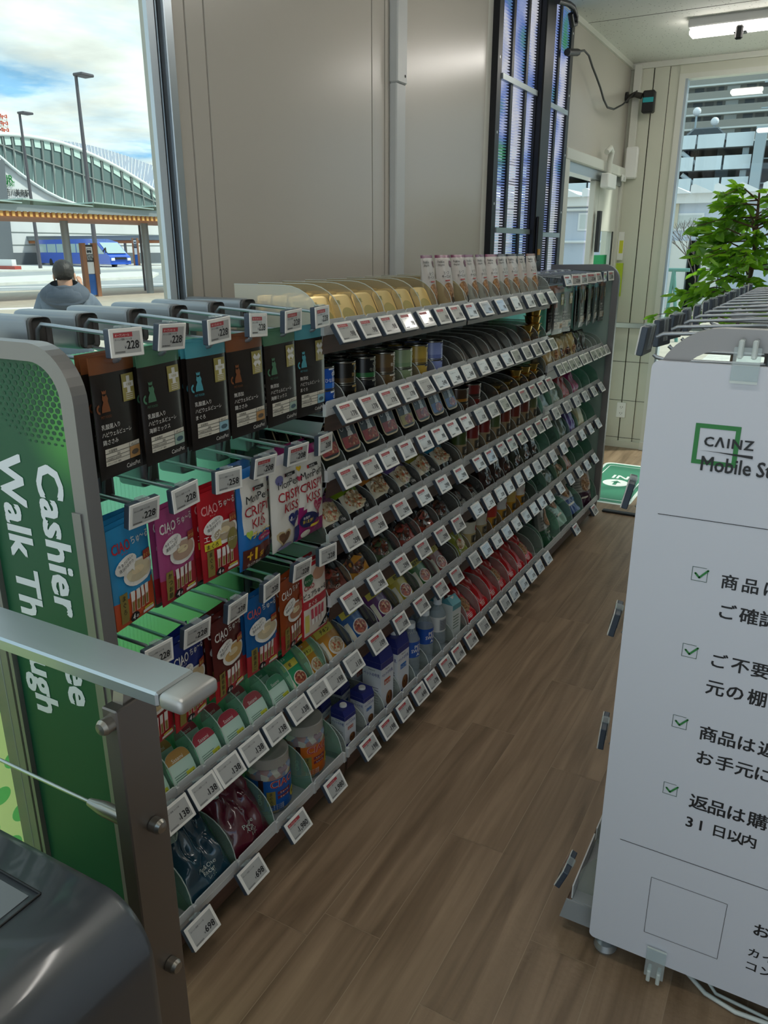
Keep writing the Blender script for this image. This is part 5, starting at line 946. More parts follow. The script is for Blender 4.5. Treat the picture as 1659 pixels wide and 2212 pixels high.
bo.rect(xl, xr, zt - th, zt, 'logogreen', sg, .001).rect(xl, xr, zb, zb + th, 'logogreen', sg, .001).rect(xl, xl + th, zb + th, zt - th, 'logogreen', sg, .001).rect(xr - th, xr, zb + th, zt - th, 'logogreen', sg, .001)
x, z = sp(1521, 962); h = sp(1521, 941)[1] - z; xe = sp(1630, 973)[0]
wdt = 0
for i, c in enumerate('CΛINZ'): bo.text(c, x + (0, .0213, .0455, .0545, .0775)[i] * (xe - x) / .098, z, h, 'ink', sg, bold=.03, off=.002)
u0, u1 = sp(1509, 971.5), sp(1627, 984)
bo.poly([(u0[0], u0[1]), (u1[0], u0[1] - .0005), (u1[0], u0[1] - .0055), (u0[0] + .03, u0[1] - .001)], 'ink', sg, .002)
x, z = sp(1513, 1014.5); wm = sp(1620, 1028)[0] - x
bo.text('Mobile', x, z, sp(1513, 981.8)[1] - z, 'ink', sg, bold=.018, wmax=wm, off=.002).text('Store', x + wm * 1.12, z, sp(1513, 981.8)[1] - z, 'ink', sg, bold=.018, wmax=wm * .82, off=.002)
bo.build('board', nb_)
for nm_, pts, dz in (('top_clip', (1576, 1648, 752, 826), 1), ('bottom_clip', (1391, 1441, 2058, 2100), 0)):
    p0, p1 = at(pts[0], pts[3], 0, XB), at(pts[1], pts[2], 0, XB)
    ck = local(MB(), nb_); ck.box(XB - .006, XB - .001, p1.y, p0.y, min(p0.z, p1.z), max(p0.z, p1.z), 'clip', .001)
    zz = max(p0.z, p1.z) if dz else min(p0.z, p1.z); s_ = 1 if dz else -1; w4 = (p0.y - p1.y) / 4
    for yy in (p1.y + w4, p0.y - w4): ck.box(XB - .010, XB + .013, yy - .004, yy + .004, min(zz - s_ * .018, zz + s_ * .012), max(zz - s_ * .018, zz + s_ * .012), 'clearedge', .002)
    ck.box(XB - .007, XB - .006, p1.y, p0.y, (p0.z if dz else max(p0.z, p1.z)) - .0, (p0.z if dz else max(p0.z, p1.z)) + .004, 'clearedge').build(nm_, nb_)
MB().tube([(1.44, .05, .008), (1.40, .0, .008), (1.385, -.06, .008), (1.39, -.13, .008), (1.44, -.19, .008), (1.41, -.25, .008), (1.40, -.34, .008)], .005, '#c9cfca/40').tube([(1.46, .03, .020), (1.41, -.02, .008), (1.40, -.12, .009), (1.43, -.22, .009), (1.40, -.36, .009)], .004, '#c9cfca/40').build('white_cable', label='white cables lying on the floor under the notice board', cat='cable')
# plant
speckle('leaf', '4c7a22', ['3f6e1c', '56862a', '2f5a1c', '6a9a34', '47752a'], 14, .4, .15)
m = MATS['leaf']; t = m.node_tree; b = t.nodes['Principled BSDF']; tr = nd(t, 'ShaderNodeBsdfTranslucent'); x_ = nd(t, 'ShaderNodeMixShader'); x_.inputs[0].default_value = .5; tr.inputs[0].default_value = lin('8fc92a')
t.links.new(b.outputs[0], x_.inputs[1]); t.links.new(tr.outputs[0], x_.inputs[2]); t.links.new(x_.outputs[0], t.nodes['Material Output'].inputs[0])
pl = thing('potted_fig', 'leafy green potted fig tree standing in front of the far window', 'plant', (5.40, .46, 0)); R_ = random.Random(21)
lf = MB(); br = MB()
br.tube([(0, 0, .3), (.03, .02, .7), (-.01, .0, 1.1), (.02, -.02, 1.45), (0, 0, 1.82)], [.022, .02, .018, .014, .006], '#5a4632')
tips = []
for i in range(60):
    a = R_.uniform(0, 2 * pi); z0 = R_.uniform(1.02, 1.78); e = R_.uniform(.20, .52) * (1 - .45 * max(0, (z0 - 1.4) / .4)); up = R_.uniform(-.02, .16)
    p = [(0, 0, z0), (e * .5 * cos(a), e * .5 * sin(a), z0 + up * .8), (e * cos(a), e * sin(a), z0 + up * .6 - .03)]
    br.tube(p, [.006, .004, .002], '#5a4632', 5); tips.append(p)
for p in tips:
    for k in range(17):
        u = R_.uniform(.25, 1.05); c = Vector(p[0]).lerp(Vector(p[1]), min(1, 2 * u)) if u < .5 else Vector(p[1]).lerp(Vector(p[2]), 2 * u - 1)
        d = Vector((R_.gauss(0, 1) + cos(math.atan2(p[2][1], p[2][0])), R_.gauss(0, 1) + sin(math.atan2(p[2][1], p[2][0])), R_.uniform(-1.0, .35))).normalized()
        L = R_.uniform(.07, .115); sd_ = d.cross(Vector((0, 0, 1)) + Vector((R_.gauss(0, .4), R_.gauss(0, .4), 0))).normalized(); nn = d.cross(sd_) * .012; W_ = L * .27
        c = c + d * .015
        q = [c, c + d * L * .3 + sd_ * W_ - nn, c + d * L * .6 + sd_ * W_ * .85 - nn, c + d * L, c + d * L * .6 - sd_ * W_ * .85 - nn, c + d * L * .3 - sd_ * W_ - nn, c + d * L * .3 + nn * .4, c + d * L * .6 + nn * .4]
        lf.add(q, [(0, 1, 6), (1, 2, 7, 6), (2, 3, 7), (3, 4, 7), (4, 5, 6, 7), (5, 0, 6)], 'leaf')
lf.build('foliage', pl); br.build('trunk', pl); MB().lathe([(0, 0), (.13, 0), (.17, .30), (.16, .31), (.15, .29), (0, .29)], '#8a8a84', 26).build('pot', pl)
# ================================================================ the square outside
GZ = -.3
def g_(px, py): return at(px, py, 2, GZ)
mk('paving', 'b9b0a0', .85, var=.12, vscale=3); mk('asphalt', '9fa3a4', .85, var=.15, vscale=.5); mk('kerb', 'd3d3cc', .8, var=.08, vscale=2); mk('roadline', 'eeeeea', .7); mk('gravel', 'c9c7bd', .9, var=.15, vscale=8)
structure(MB().box(-60, 260, 1.75, 260, GZ - .2, GZ, 'paving').box(6.5, 260, -160, 1.75, GZ - .2, GZ, 'gravel'), 'ground')
def flatpoly(px, z, m, name, th=.02):
    P = [at(a, b, 2, GZ + z) for a, b in px]; mb = MB(); n = len(P)
    mb.add([(p.x, p.y, p.z) for p in P] + [(p.x, p.y, GZ - .05) for p in P], [tuple(range(n))] + [(i, n + i, n + (i + 1) % n, (i + 1) % n) for i in range(n)], m)
    return structure(mb, name)
flatpoly([(-200, 634), (420, 617), (420, 563), (-200, 566)], .01, 'asphalt', 'road')
flatpoly([(-200, 620), (180, 603), (330, 596), (343, 589), (320, 585), (200, 590), (-200, 606)], .15, 'kerb', 'kerb_1'); flatpoly([(-200, 588), (120, 582), (420, 576), (420, 569), (-200, 574)], .14, 'kerb', 'kerb_2')
for i, q in enumerate((((-60, 668), (110, 662), (110, 664.5), (-60, 670.5)), ((-60, 698), (110, 681), (110, 684), (-60, 701)), ((180, 673), (420, 645), (420, 647.5), (180, 676)), ((200, 684), (420, 694), (420, 697), (200, 687)), ((-60, 622), (420, 611), (420, 612), (-60, 623)))): flatpoly(q, .016, 'roadline', f'road_line_{i + 1}')
class Fr:                                                   # upright frame: u along a line of the ground, v away from the camera, z up
    def __init__(s, A, B):
        s.u = Vector((B.x - A.x, B.y - A.y, 0)); s.L = s.u.length; s.u.normalize(); s.A = Vector((A.x, A.y, 0)); s.v = Vector((-s.u.y, s.u.x, 0))
        if s.v.dot(s.A) < 0: s.v = -s.v
        s.M = Matrix(((s.u.x, s.v.x, 0, s.A.x), (s.u.y, s.v.y, 0, s.A.y), (0, 0, 1, 0), (0, 0, 0, 1)))
    def mb(s): m = MB(); m.T = s.M.copy(); return m
    def uz(s, px, py):                                      # where the photo's ray meets this upright plane
        d = ray(px, py); n = s.v; t = n.dot(s.A - EYEP) / n.dot(d); p = EYEP + d * t; return (p - s.A).dot(s.u), p.z
# station
mk('concrete', 'd3d5d6', .8, var=.06, vscale=.3); mk('darkwall', '5f666c', .7); mk('stglass', '6a7f7e', .12, spec=.8); mk('stframe', '7c8482', .5); mk('stwhite', 'dfe6e4', .5); mk('solar', '7c8ca8', .25, .3); mk('louver', 'c3dcd4', .5)
FS = Fr(atd(-30, 500, 98), atd(380, 500, 118))
st = thing('station_building', 'grey concrete station building with a curved lens of glass on its face', 'building', (0, 0, 0))
def up(px, py): u, z = FS.uz(px, py); return (u, z)
def sheet(pts, v0, v1, m, name): mb = FS.mb(); mb.prism([up(*p) for p in pts], 1, v0, v1, m); return mb.build(name, st)
sheet([(-60, 330), (5, 345), (45, 378), (100, 415), (165, 442), (230, 450), (420, 466), (420, 576), (-60, 578)], .2, 8, 'concrete', 'concrete_wall')
sheet([(-60, 345), (5, 345), (28, 578), (-60, 578)], -.3, .3, 'darkwall', 'dark_wall'); sheet([(24, 546), (420, 546), (420, 578), (28, 578)], -.1, .25, 'darkwall', 'plinth')
TOPC = [(-30, 290), (0, 290), (30, 291.5), (60, 295), (95, 301), (130, 309), (165, 321), (200, 336), (230, 350), (260, 366), (285, 381), (310, 396), (335, 414), (355, 432), (385, 455)]
BOTC = [(-30, 315), (5, 345), (22, 360), (45, 378), (70, 396), (100, 415), (130, 430), (165, 442), (200, 452), (385, 466)]
sheet(TOPC + BOTC[::-1], .0, .1, 'stglass', 'glass_lens')
def yat(C, x):
    for a, b in zip(C[:-1], C[1:]):
        if a[0] <= x <= b[0]: return a[1] + (b[1] - a[1]) * (x - a[0]) / (b[0] - a[0])
    return C[-1][1]
mu = FS.mb(); lv = FS.mb(); cur = FS.mb()
for i in range(19):
    x = -20 + 21.5 * i; xb = x + 10
    if yat(BOTC, xb) - yat(TOPC, x) < 6: continue
    (u0, z0), (u1, z1) = up(x, yat(TOPC, x)), up(xb, yat(BOTC, xb)); mu.tube([(u0, -.12, z0), (u1, -.12, z1)], .13, 'stframe', 4)
    a, b = up(x, yat(TOPC, x)), up(x + 20, yat(TOPC, x + 20)); h = .62 * (1 if x > 40 else .75)
    lv.prism([(a[0] + .3, a[1] - .1), (b[0] - .1, b[1] - .1), (b[0] - .05, b[1] - 1.0), (a[0] + .35, a[1] - 1.0)], 1, -.1, -.03, 'louver')
    c = up(x + 5, yat(BOTC, x + 5) - 1); d = up(x + 4, .5 * yat(TOPC, x + 4) + .5 * yat(BOTC, x + 4)); cur.prism([(c[0], c[1]), (c[0] + .35, c[1]), (d[0] + .35, d[1]), (d[0], d[1])], 1, -.05, -.02, 'louver')
mu.build('mullion_frame', st); lv.build('blind_louver', st); cur.build('lattice_bars', st)
rail_ = FS.mb(); rail_.tube([(u, -.14, z) for u, z in [up(x, yat(TOPC, x) + .5 * (yat(BOTC, x) - yat(TOPC, x)) ** .97) for x in (-20, 10, 40, 70, 100, 150, 200, 250, 300, 350)]], .10, 'stframe', 4).build('cross_rail', st)
FS.mb().tube([(u, -.2, z) for u, z in [up(*p) for p in TOPC]], .22, 'stwhite', 6).build('roof_edge', st)
FS.mb().tube([(u, -.2, z) for u, z in [up(*p) for p in BOTC]], .16, 'stwhite', 6).build('sill_edge', st)
FB = Fr(FS.A + FS.v * 22, FS.A + FS.v * 22 + FS.u); rf = FS.mb(); T1 = [up(*p) for p in TOPC[5:]]; T2 = [FB.uz(*p) for p in ((128, 303), (160, 307), (195, 314), (225, 322), (255, 331), (285, 341), (315, 352), (345, 362), (372, 373), (400, 385))]; n = len(T1)
rf.add([(u, .1, z) for u, z in T1] + [(u, 22, z) for u, z in T2], [(i, i + 1, n + i + 1, n + i) for i in range(n - 1)], 'solar')
for i in range(n - 1):
    for k in range(4):
        f_ = k / 4; L_3 = lambda T: (T[i][0] + (T[i + 1][0] - T[i][0]) * f_, T[i][1] + (T[i + 1][1] - T[i][1]) * f_); p, q = L_3(T1), L_3(T2); rf.tube([(p[0], .1, p[1] + .04), (q[0], 22, q[1] + .04)], .07, 'stwhite', 3)
rf.build('panel_roof', st)
sgn = FS.mb(); a = up(18, 440 - 20); b = up(64, 423); g = lambda x, z, o: (x, .12 - o, z)
u, z = up(14, 421); h = up(14, 403)[1] - z; sgn.text('吉川美南駅', u, z, h * .82, '#23282c', g, bold=.03, wmax=up(64, 421)[0] - u, off=.1)
u, z = up(17, 426); sgn.text('Yoshikawaminami Station', u, z - .35, .42, '#4a5458', g, wmax=up(64, 421)[0] - u, off=.1)
u, z = up(13, 393); sgn.text('JR', u, z, up(13, 377)[1] - z, '#1c8a45', g, bold=.03, off=.12, wmax=up(31, 390)[0] - u); u, z = up(14, 397); sgn.text('JR EAST', u, z - .2, .5, '#1c8a45', g, bold=.03, off=.12, wmax=up(31, 390)[0] - u)
sgn.build('station_lettering', st)
for y_ in (470, 505, 530):
    FS.mb().box(up(24, y_)[0], up(420, y_)[0], .15, .21, up(200, y_)[1] - .05, up(200, y_)[1] + .05, 'stframe').build('wall_joint', st)
# canopies
mk('steelgrey', '8d9496', .5, .4); mk('woodslat', 'a8683c', .6); mk('woodlight', 'd8a45c', .6); clear('canopyglass', 'cfe0da', .55, .2)
def canopy(A, B, zb, u0, u1, w_, n_post, lab, posts, th=.45, slat=True):
    fr = Fr(A, B); c = thing('bus_canopy', lab, 'canopy', (0, 0, 0))
    fr.mb().box(u0, u1, -w_, w_, zb, zb + th * .40, 'woodslat').build('wood_soffit', c)
    fr.mb().box(u0, u1, -w_ - .12, -w_, zb + th * .42, zb + th * .95, 'steelgrey').box(u0, u1, w_, w_ + .12, zb + th * .42, zb + th * .95, 'steelgrey').build('steel_beam', c)
    if slat:
        s = fr.mb(); k = u0
        while k < u1: s.box(k, k + .10, -w_ - .05, -w_ + .02, zb + th * .02, zb + th * .42, 'woodlight'); k += .21
        s.build('slat_edge', c)
        k = u0; L = 2.7
        while k < u1:
            fr.mb().prism([(k, zb + th * 1.3), (k + L * .98, zb + th * 1.02), (k + L * .98, zb + th * 1.10), (k, zb + th * 1.42)], 1, -w_ - .3, w_ + .3, 'canopyglass').build('glass_roof', c); k += L
    else: fr.mb().box(u0, u1, -w_ - .2, w_ + .2, zb + th * .95, zb + th * 1.1, 'steelgrey').build('roof', c)
    for u in posts: fr.mb().tube([(u, 0, GZ), (u, 0, zb + .05)], .15, 'steelgrey', 12).build('post', c)
    return fr
pB = g_(325, 633); zcan = (EYEP + ray(313, 484) * ((pB - EYEP).length / 1.0 / ray(325, 633).length * 1.0)).z
pA_ = at(137, 477, 2, zcan)
frc = canopy(pA_, pB, zcan, -14, 13, 2.4, 0, 'bus stop canopy with warm wood soffit and clear roof panels on grey posts', [-11.5, 0, (Vector((pB.x, pB.y, 0)) - Vector((pA_.x, pA_.y, 0))).length], .40)
q1, q2 = g_(55, 573), g_(275, 575)
canopy(q1, q2, atd(100, 512, sqrt(q2.x ** 2 + q2.y ** 2)).z - .6, -30, 22, 1.3, 0, 'low distant canopy on grey posts in front of the station wall', [-9, 0, (q2 - q1).length, (q2 - q1).length + 7], .7, False)
# lamp posts
mk('lampgrey', '5c5a60', .5, .4)
def lamp(px, py, topx, topy, r, lab):
    b = g_(px, py); D = sqrt(b.x ** 2 + b.y ** 2); z = atd(topx, topy, D).z; o = thing('street_lamp', lab, 'street lamp', b)
    MB().tube([(0, 0, 0), (0, 0, z - GZ)], [r, r * .6], 'lampgrey', 10).build('lamp_pole', o); MB().box(-.15, .9, -.7, .15, z - GZ - .05, z - GZ + .13, 'lampgrey', .05).build('lamp_head', o); return o
lamp(213, 597, 170, 163, .17, 'tall grey street lamp rising between the bus and the nearer bus stop sign'); lamp(88, 583, 43, 245, .17, 'shorter grey street lamp by the rear of the blue bus')
b = g_(314, 628); MB().tube([(b.x, b.y, GZ), (b.x, b.y, zcan - .02)], .05, 'lampgrey').build('drain_pipe', label='thin dark drain pipe standing beside the canopy post', cat='pipe')
# bus
mk('busblue', '2459c8', .25, coat=.5); mk('busglass', 'a5bfc2', .1, spec=.7); mk('tyre', '1b1b1d', .8); mk('lampwhite', 'e9eef0', .3)
A = g_(86, 575); B = g_(216, 580); fb_ = Fr(A, B); L = fb_.L; bs = thing('blue_bus', 'small blue bus parked across the square under the station', 'bus', (0, 0, 0)); H = FS and 2.75
bb = fb_.mb(); bb.prism([(0, .35), (0, 2.5), (.25, 2.75), (L * .86, 2.75), (L * 1.0, 2.45), (L * 1.12, 1.35), (L * 1.16, 1.1), (L * 1.16, .4)], 1, 0, 2.1, 'busblue')
bb.T = fb_.M @ Matrix.Translation((0, 0, GZ)); bb.v = []; bb.f = []; bb.m = []; bb.s = []
bb.prism([(0, .35), (0, 2.5), (.25, 2.75), (L * .86, 2.75), (L * 1.0, 2.45), (L * 1.12, 1.35), (L * 1.16, 1.1), (L * 1.16, .4)], 1, 0, 2.1, 'busblue'); bb.build('body', bs)
def bm_(): m_ = MB(); m_.T = fb_.M @ Matrix.Translation((0, 0, GZ)); return m_
for i in range(5): bm_().box(L * (.02 + .165 * i), L * (.02 + .165 * i + .15), -.03, .0, 1.45, 2.3, 'busglass').build('side_window', bs)
bm_().prism([(L * .87, 1.35), (L * .87, 2.35), (L * .99, 2.3), (L * 1.09, 1.35)], 1, -.03, 0, 'busglass').build('door_window', bs)
bm_().prism([(L * 1.005, 2.40), (L * 1.115, 1.42), (L * 1.125, 1.42), (L * 1.015, 2.4)], 1, .12, 1.98, 'busglass').build('windscreen', bs)
bm_().box(L * 1.155, L * 1.17, .5, 1.6, .85, 1.05, 'tyre').build('grille', bs)
for v in (.1, 1.7): bm_().box(L * 1.15, L * 1.17, v, v + .32, .75, 1.0, 'lampwhite').build('headlight', bs)
for u in (.22, .93):
    for v in (-.02, 1.9): w_ = bm_(); w_.tube([(L * u, v, .42), (L * u, v + .25, .42)], .42, 'tyre', 18).build('wheel', bs)
bm_().tube([(L * 1.08, -.05, 1.6), (L * 1.16, -.35, 1.9), (L * 1.16, -.35, 1.45)], .06, 'tyre').build('mirror', bs)
# bus stop signs
mk('postbrown', '9a6a4c', .6); mk('signblue', '1d5fae', .4); mk('signdark', '2c3a44', .5); mk('signw', 'e6ebee', .5)
def busstop(a, b, h, lab):
    f = Fr(a, b); o = thing('bus_stop_sign', lab, 'sign', (0, 0, 0)); W_ = f.L
    def n(): m_ = f.mb(); m_.T = f.M @ Matrix.Translation((0, 0, GZ)); return m_
    for u in (-.09, W_ - .05): n().box(u, u + .16, -.1, .12, 0, h, 'postbrown').build('wood_post', o)
    p = n(); p.box(.07, W_ - .05, -.02, .04, .06, h * .97, 'signdark'); g = lambda x, z, of: (x, -.02 - of, z); c = W_ / 2 + .01; e = W_ * .34
    p.rect(c - e, c + e, h * .80, h * .93, 'signw', g, .01); p.rect(c - e * .6, c + e * .6, h * .845, h * .90, 'signdark', g, .02).rect(c - e * .5, c + e * .5, h * .87, h * .89, 'signw', g, .03)
    for s_ in (-.35, .35): p.disc(c + e * s_, h * .84, .05, .05, 'signdark', g, .02, 10, 1)
    p.text('バスのりば', c, h * .735, .13, 'signw', g, al='C', bold=.02, off=.02, wmax=e * 2.2); p.text('Bus Stop', c, h * .69, .09, 'signw', g, al='C', off=.02, wmax=e * 1.4)
    p.rect(c - e, c + e, h * .43, h * .65, 'signw', g, .01); p.rect(c - e * 1.1, c + e * 1.1, h * .03, h * .42, 'signblue', g, .01); p.build('sign_board', o)
a, b = g_(191, 641), g_(213, 640); busstop(a, b, atd(180, 525, sqrt(a.x ** 2 + a.y ** 2)).z - GZ, 'nearer bus stop sign with wooden posts and a blue lower panel')
a, b = g_(292, 576.5), g_(301, 576.5); busstop(a, b, 2.9, 'far bus stop sign with a tall blue panel near the station wall')
for i, (x0, x1, yb) in enumerate(((44, 66, 570), (352, 420, 577))):
    f = Fr(g_(x0, yb), g_(x1, yb)); o = f.mb()
    for z in (.15, .5, .85): o.tube([(0, 0, GZ + z + .2), (f.L, 0, GZ + z + .2)], .04, 'lampgrey', 5)
    k = 0
    while k <= f.L: o.tube([(k, 0, GZ), (k, 0, GZ + 1.1)], .05, 'lampgrey', 5); k += 1.2
    o.build('railing_frame', label=('dark railing behind the rear of the blue bus', 'dark railing at the far end of the station wall')[i], cat='railing')
f = Fr(g_(-40, 584), g_(33, 586)); rb = thing('road_barrier', 'white road barrier on a red base beside the square', 'barrier', (0, 0, 0))
f.mb().box(0, f.L, 0, .6, GZ, GZ + .42, '#a8453c').build('red_base', rb); f.mb().box(0, f.L - .5, .1, .5, GZ + .42, GZ + .95, '#dfe3e6').build('white_barrier', rb)
P = atd(9, 292, 260); tw = thing('radio_tower', 'distant red and white lattice tower above the station roof', 'tower', (P.x, P.y, 30)); o = MB()
hh = atd(9, 248, 260).z - P.z
for k in range(6):
    z0, z1 = P.z - 30 + hh * k / 6, P.z - 30 + hh * (k + 1) / 6; m_ = '#c9553a' if k % 2 else '#e3ded6'
    for a_, b_ in ((-1, -1), (1, -1), (1, 1), (-1, 1)): o.tube([(a_ * .9, b_ * .9, z0), (a_ * .9, b_ * .9, z1)], .16, m_, 4); o.tube([(a_ * .9, b_ * .9, z0), (-b_ * .9, a_ * .9, z1)], .12, m_, 4)
for a_, b_ in ((-1, -1), (1, -1), (1, 1), (-1, 1)): o.tube([(a_ * 2, b_ * 2, -30.3), (a_ * .9, b_ * .9, P.z - 30)], .2, '#c9553a', 4)
o.build('lattice_mast', tw)
# person seen from behind
mk('skin', 'c99a80', .5); mk('hair', '221d1b', .55, bump=.5, bscale=60, bstretch=(1, 1, .3)); mk('jacket', '626d7b', .7, var=.18, vscale=7, bump=.25, bscale=14); mk('jacketdark', '4a525e', .75, bump=.2, bscale=18); mk('trouser', '2c3038', .8)
P0 = atd(139, 600, 7.75); pe = thing('person', 'person in a dark grey hooded jacket seen from behind holding a hand to the face', 'person', (P0.x, P0.y, GZ)); HT = atd(139, 561, 7.75).z - GZ
az = math.atan2(P0.y, P0.x); pe.rotation_euler = (0, 0, az - pi / 2 - rad(8)); k = HT / 1.72           # faces +y, away from the camera
def skinmesh(name, joints, bones, mat_, parent, sub=2):
    me = bpy.data.meshes.new(name); ks = list(joints); me.from_pydata([tuple(c * k for c in joints[j][:3]) for j in ks], [(ks.index(a), ks.index(b)) for a, b in bones], []); o = bpy.data.objects.new(name, me); COL.objects.link(o)
    m_ = o.modifiers.new('skin', 'SKIN'); m_.use_smooth_shade = True
    for j, v in zip(ks, me.skin_vertices[0].data if me.skin_vertices else []): v.radius = (joints[j][3] * k, (joints[j][4] if len(joints[j]) > 4 else joints[j][3]) * k)
    return o
J = {'pel': (0, 0, .93, .15, .11), 'wai': (0, 0, 1.08, .14, .10), 'che': (0, -.01, 1.27, .17, .11), 'nec': (0, 0, 1.44, .062, .065), 'hd0': (0, .01, 1.53, .068, .08), 'hd1': (0, .01, 1.61, .078, .098), 'hd2': (0, .0, 1.67, .06, .075),
     'sl': (-.19, 0, 1.39, .06), 'el': (-.25, -.03, 1.12, .045), 'wl': (-.24, .05, .90, .03), 'hl': (-.235, .07, .84, .032, .018), 'sr': (.19, 0, 1.39, .06), 'er': (.27, .06, 1.15, .045), 'wr': (.13, .20, 1.42, .03), 'hr': (.10, .19, 1.50, .030, .018),
     'pl': (-.10, 0, .88, .09), 'kl': (-.11, .02, .48, .06), 'al': (-.11, -.02, .09, .04), 'tl': (-.12, .13, .04, .035), 'pr': (.10, 0, .88, .09), 'kr': (.11, .02, .48, .06), 'ar': (.11, -.02, .09, .04), 'tr': (.12, .13, .04, .035)}
Bn = [('pel', 'wai'), ('wai', 'che'), ('che', 'nec'), ('nec', 'hd0'), ('hd0', 'hd1'), ('hd1', 'hd2'), ('che', 'sl'), ('sl', 'el'), ('el', 'wl'), ('wl', 'hl'), ('che', 'sr'), ('sr', 'er'), ('er', 'wr'), ('wr', 'hr'), ('pel', 'pl'), ('pl', 'kl'), ('kl', 'al'), ('al', 'tl'), ('pel', 'pr'), ('pr', 'kr'), ('kr', 'ar'), ('ar', 'tr')]
for s_, h_ in (('l', J['hl']), ('r', J['hr'])):
    dz = -1 if s_ == 'l' else 1
    for q in range(4):
        nm1, nm2 = f'{s_}f{q}a', f'{s_}f{q}b'; ox = (q - 1.5) * .018
        J[nm1] = (h_[0] + ox * .5, h_[1] + .01 + ox * .6, h_[2] + dz * .045, .009); J[nm2] = (h_[0] + ox * .4 - (.012 if s_ == 'r' else 0), h_[1] + .035 + ox * .6, h_[2] + dz * (.075 - .006 * abs(q - 1.2)), .008); Bn += [('h' + s_, nm1), (nm1, nm2)]
    J[s_ + 'th'] = (h_[0] + (.03 if s_ == 'l' else -.03), h_[1] + .03, h_[2] + dz * .02, .010); Bn.append(('h' + s_, s_ + 'th'))
def grow(name, J, Bn, mat_, root):
    ks = list(J); me = bpy.data.meshes.new(name); me.from_pydata([tuple(c * k for c in J[j][:3]) for j in ks], [(ks.index(a), ks.index(b)) for a, b in Bn], [])
    o = bpy.data.objects.new(name, me); COL.objects.link(o); bpy.context.view_layer.objects.active = o
    m_ = o.modifiers.new('skin', 'SKIN'); m_.use_smooth_shade = True
    if not me.skin_vertices: 
        with bpy.context.temp_override(object=o, active_object=o): bpy.ops.mesh.customdata_skin_add()
    for j, v in zip(ks, me.skin_vertices[0].data): v.radius = (J[j][3] * k, J[j][-1] * k); v.use_root = j == root
    o.modifiers.new('sub', 'SUBSURF').levels = 2; o.modifiers['sub'].render_levels = 2
    dg = bpy.context.evaluated_depsgraph_get(); m2 = bpy.data.meshes.new_from_object(o.evaluated_get(dg)); m2.name = name; o.modifiers.clear(); o.data = m2; m2.materials.clear(); m2.materials.append(M(mat_))
    for p in m2.polygons: p.use_smooth = True
    o.parent = pe; KIDS.setdefault(pe.name, []).append(o); return o
grow('body', J, Bn, 'skin', 'pel')
JJ = {'hem': (0, 0, .80, .205, .15), 'wai': (0, 0, 1.0, .20, .145), 'che': (0, -.015, 1.24, .215, .15), 'yok': (0, -.01, 1.40, .16, .12), 'col': (0, -.005, 1.485, .088, .09), 'sl': (-.205, 0, 1.375, .085), 'el': (-.275, -.03, 1.12, .075), 'wl': (-.25, .05, .93, .055), 'sr': (.205, 0, 1.375, .085), 'er': (.29, .07, 1.15, .075), 'wr': (.155, .19, 1.37, .052)}
grow('jacket', JJ, [('hem', 'wai'), ('wai', 'che'), ('che', 'yok'), ('yok', 'col'), ('che', 'sl'), ('sl', 'el'), ('el', 'wl'), ('che', 'sr'), ('sr', 'er'), ('er', 'wr')], 'jacket', 'hem')
TJ = {'pel': (0, 0, .88, .165, .13), 'pl': (-.10, 0, .80, .10), 'kl': (-.11, .02, .48, .078), 'al': (-.11, -.02, .10, .07), 'pr': (.10, 0, .80, .10), 'kr': (.11, .02, .48, .078), 'ar': (.11, -.02, .10, .07)}
grow('trousers', TJ, [('pel', 'pl'), ('pl', 'kl'), ('kl', 'al'), ('pel', 'pr'), ('pr', 'kr'), ('kr', 'ar')], 'trouser', 'pel')
def blob(name, c, r, m_, fn=None, nu=24, nv=16):
    mb = MB()
    def f(u, v):
        a, b = 2 * pi * u, pi * (v - .5); d = Vector((cos(b) * cos(a), cos(b) * sin(a), sin(b))); s_ = fn(d) if fn else 1
        return ((c[0] + r[0] * d.x * s_) * k, (c[1] + r[1] * d.y * s_) * k, (c[2] + r[2] * d.z * s_) * k)
    return mb.surf(f, nu, nv, m_).build(name, pe)
blob('hair', (0, -.012, 1.625), (.090, .108, .098), 'hair', lambda d: (1 + .05 * noise.noise(d * 7) + .03 * noise.noise(d * 17)) * (1 if d.z > -.25 - .55 * (d.y < .1) else (.80 if d.y > 0.2 else .9)), 48, 32)
for s_ in (-1, 1): blob('ear', (s_ * .086, .012, 1.575), (.012, .022, .034), 'skin')
blob('nose', (0, .115, 1.57), (.014, .022, .026), 'skin'); blob('mouth', (0, .098, 1.525), (.024, .010, .007), '#a8625a')
for s_ in (-1, 1): blob('eye', (s_ * .032, .098, 1.60), (.013, .008, .008), '#1c1a1a')
def hoodf(u, v):
    a = 2 * pi * u; rr_ = 1 - .35 * sin(pi * v); x = .20 * cos(a) * (1 + .12 * sin(pi * v)); y = -.085 + .12 * sin(a) * (1 + .2 * v); z = 1.40 + .125 * v + .035 * sin(a) * (v - .2) - (.07 * (1 - v) if sin(a) < 0 else 0) * -sin(a)
    q = 1 - .42 * v ** 2; return (x * q * k, (y * (1 - .2 * v)) * k, z * k)
MB().surf(hoodf, 32, 10, 'jacketdark').build('collar', pe)
blob('hood', (0, -.135, 1.40), (.165, .075, .105), 'jacketdark', lambda d: 1 + .06 * noise.noise(d * 3) - .12 * max(0, d.z) * (abs(d.x) > .5), 32, 20)
MB().box(.075 * k, .155 * k, .175 * k, .215 * k, 1.33 * k, 1.43 * k, '#17181a', .02, 3).build('black_glove_cuff', pe)
lp_ = MB(); lp_.text('スキー', -.06 * k, 1.16 * k, .03 * k, 'white2', lambda x, z, o: ((.275 + o) * k, (x / k + .02) * k, z), off=.01); lp_.build('sleeve_print', pe)
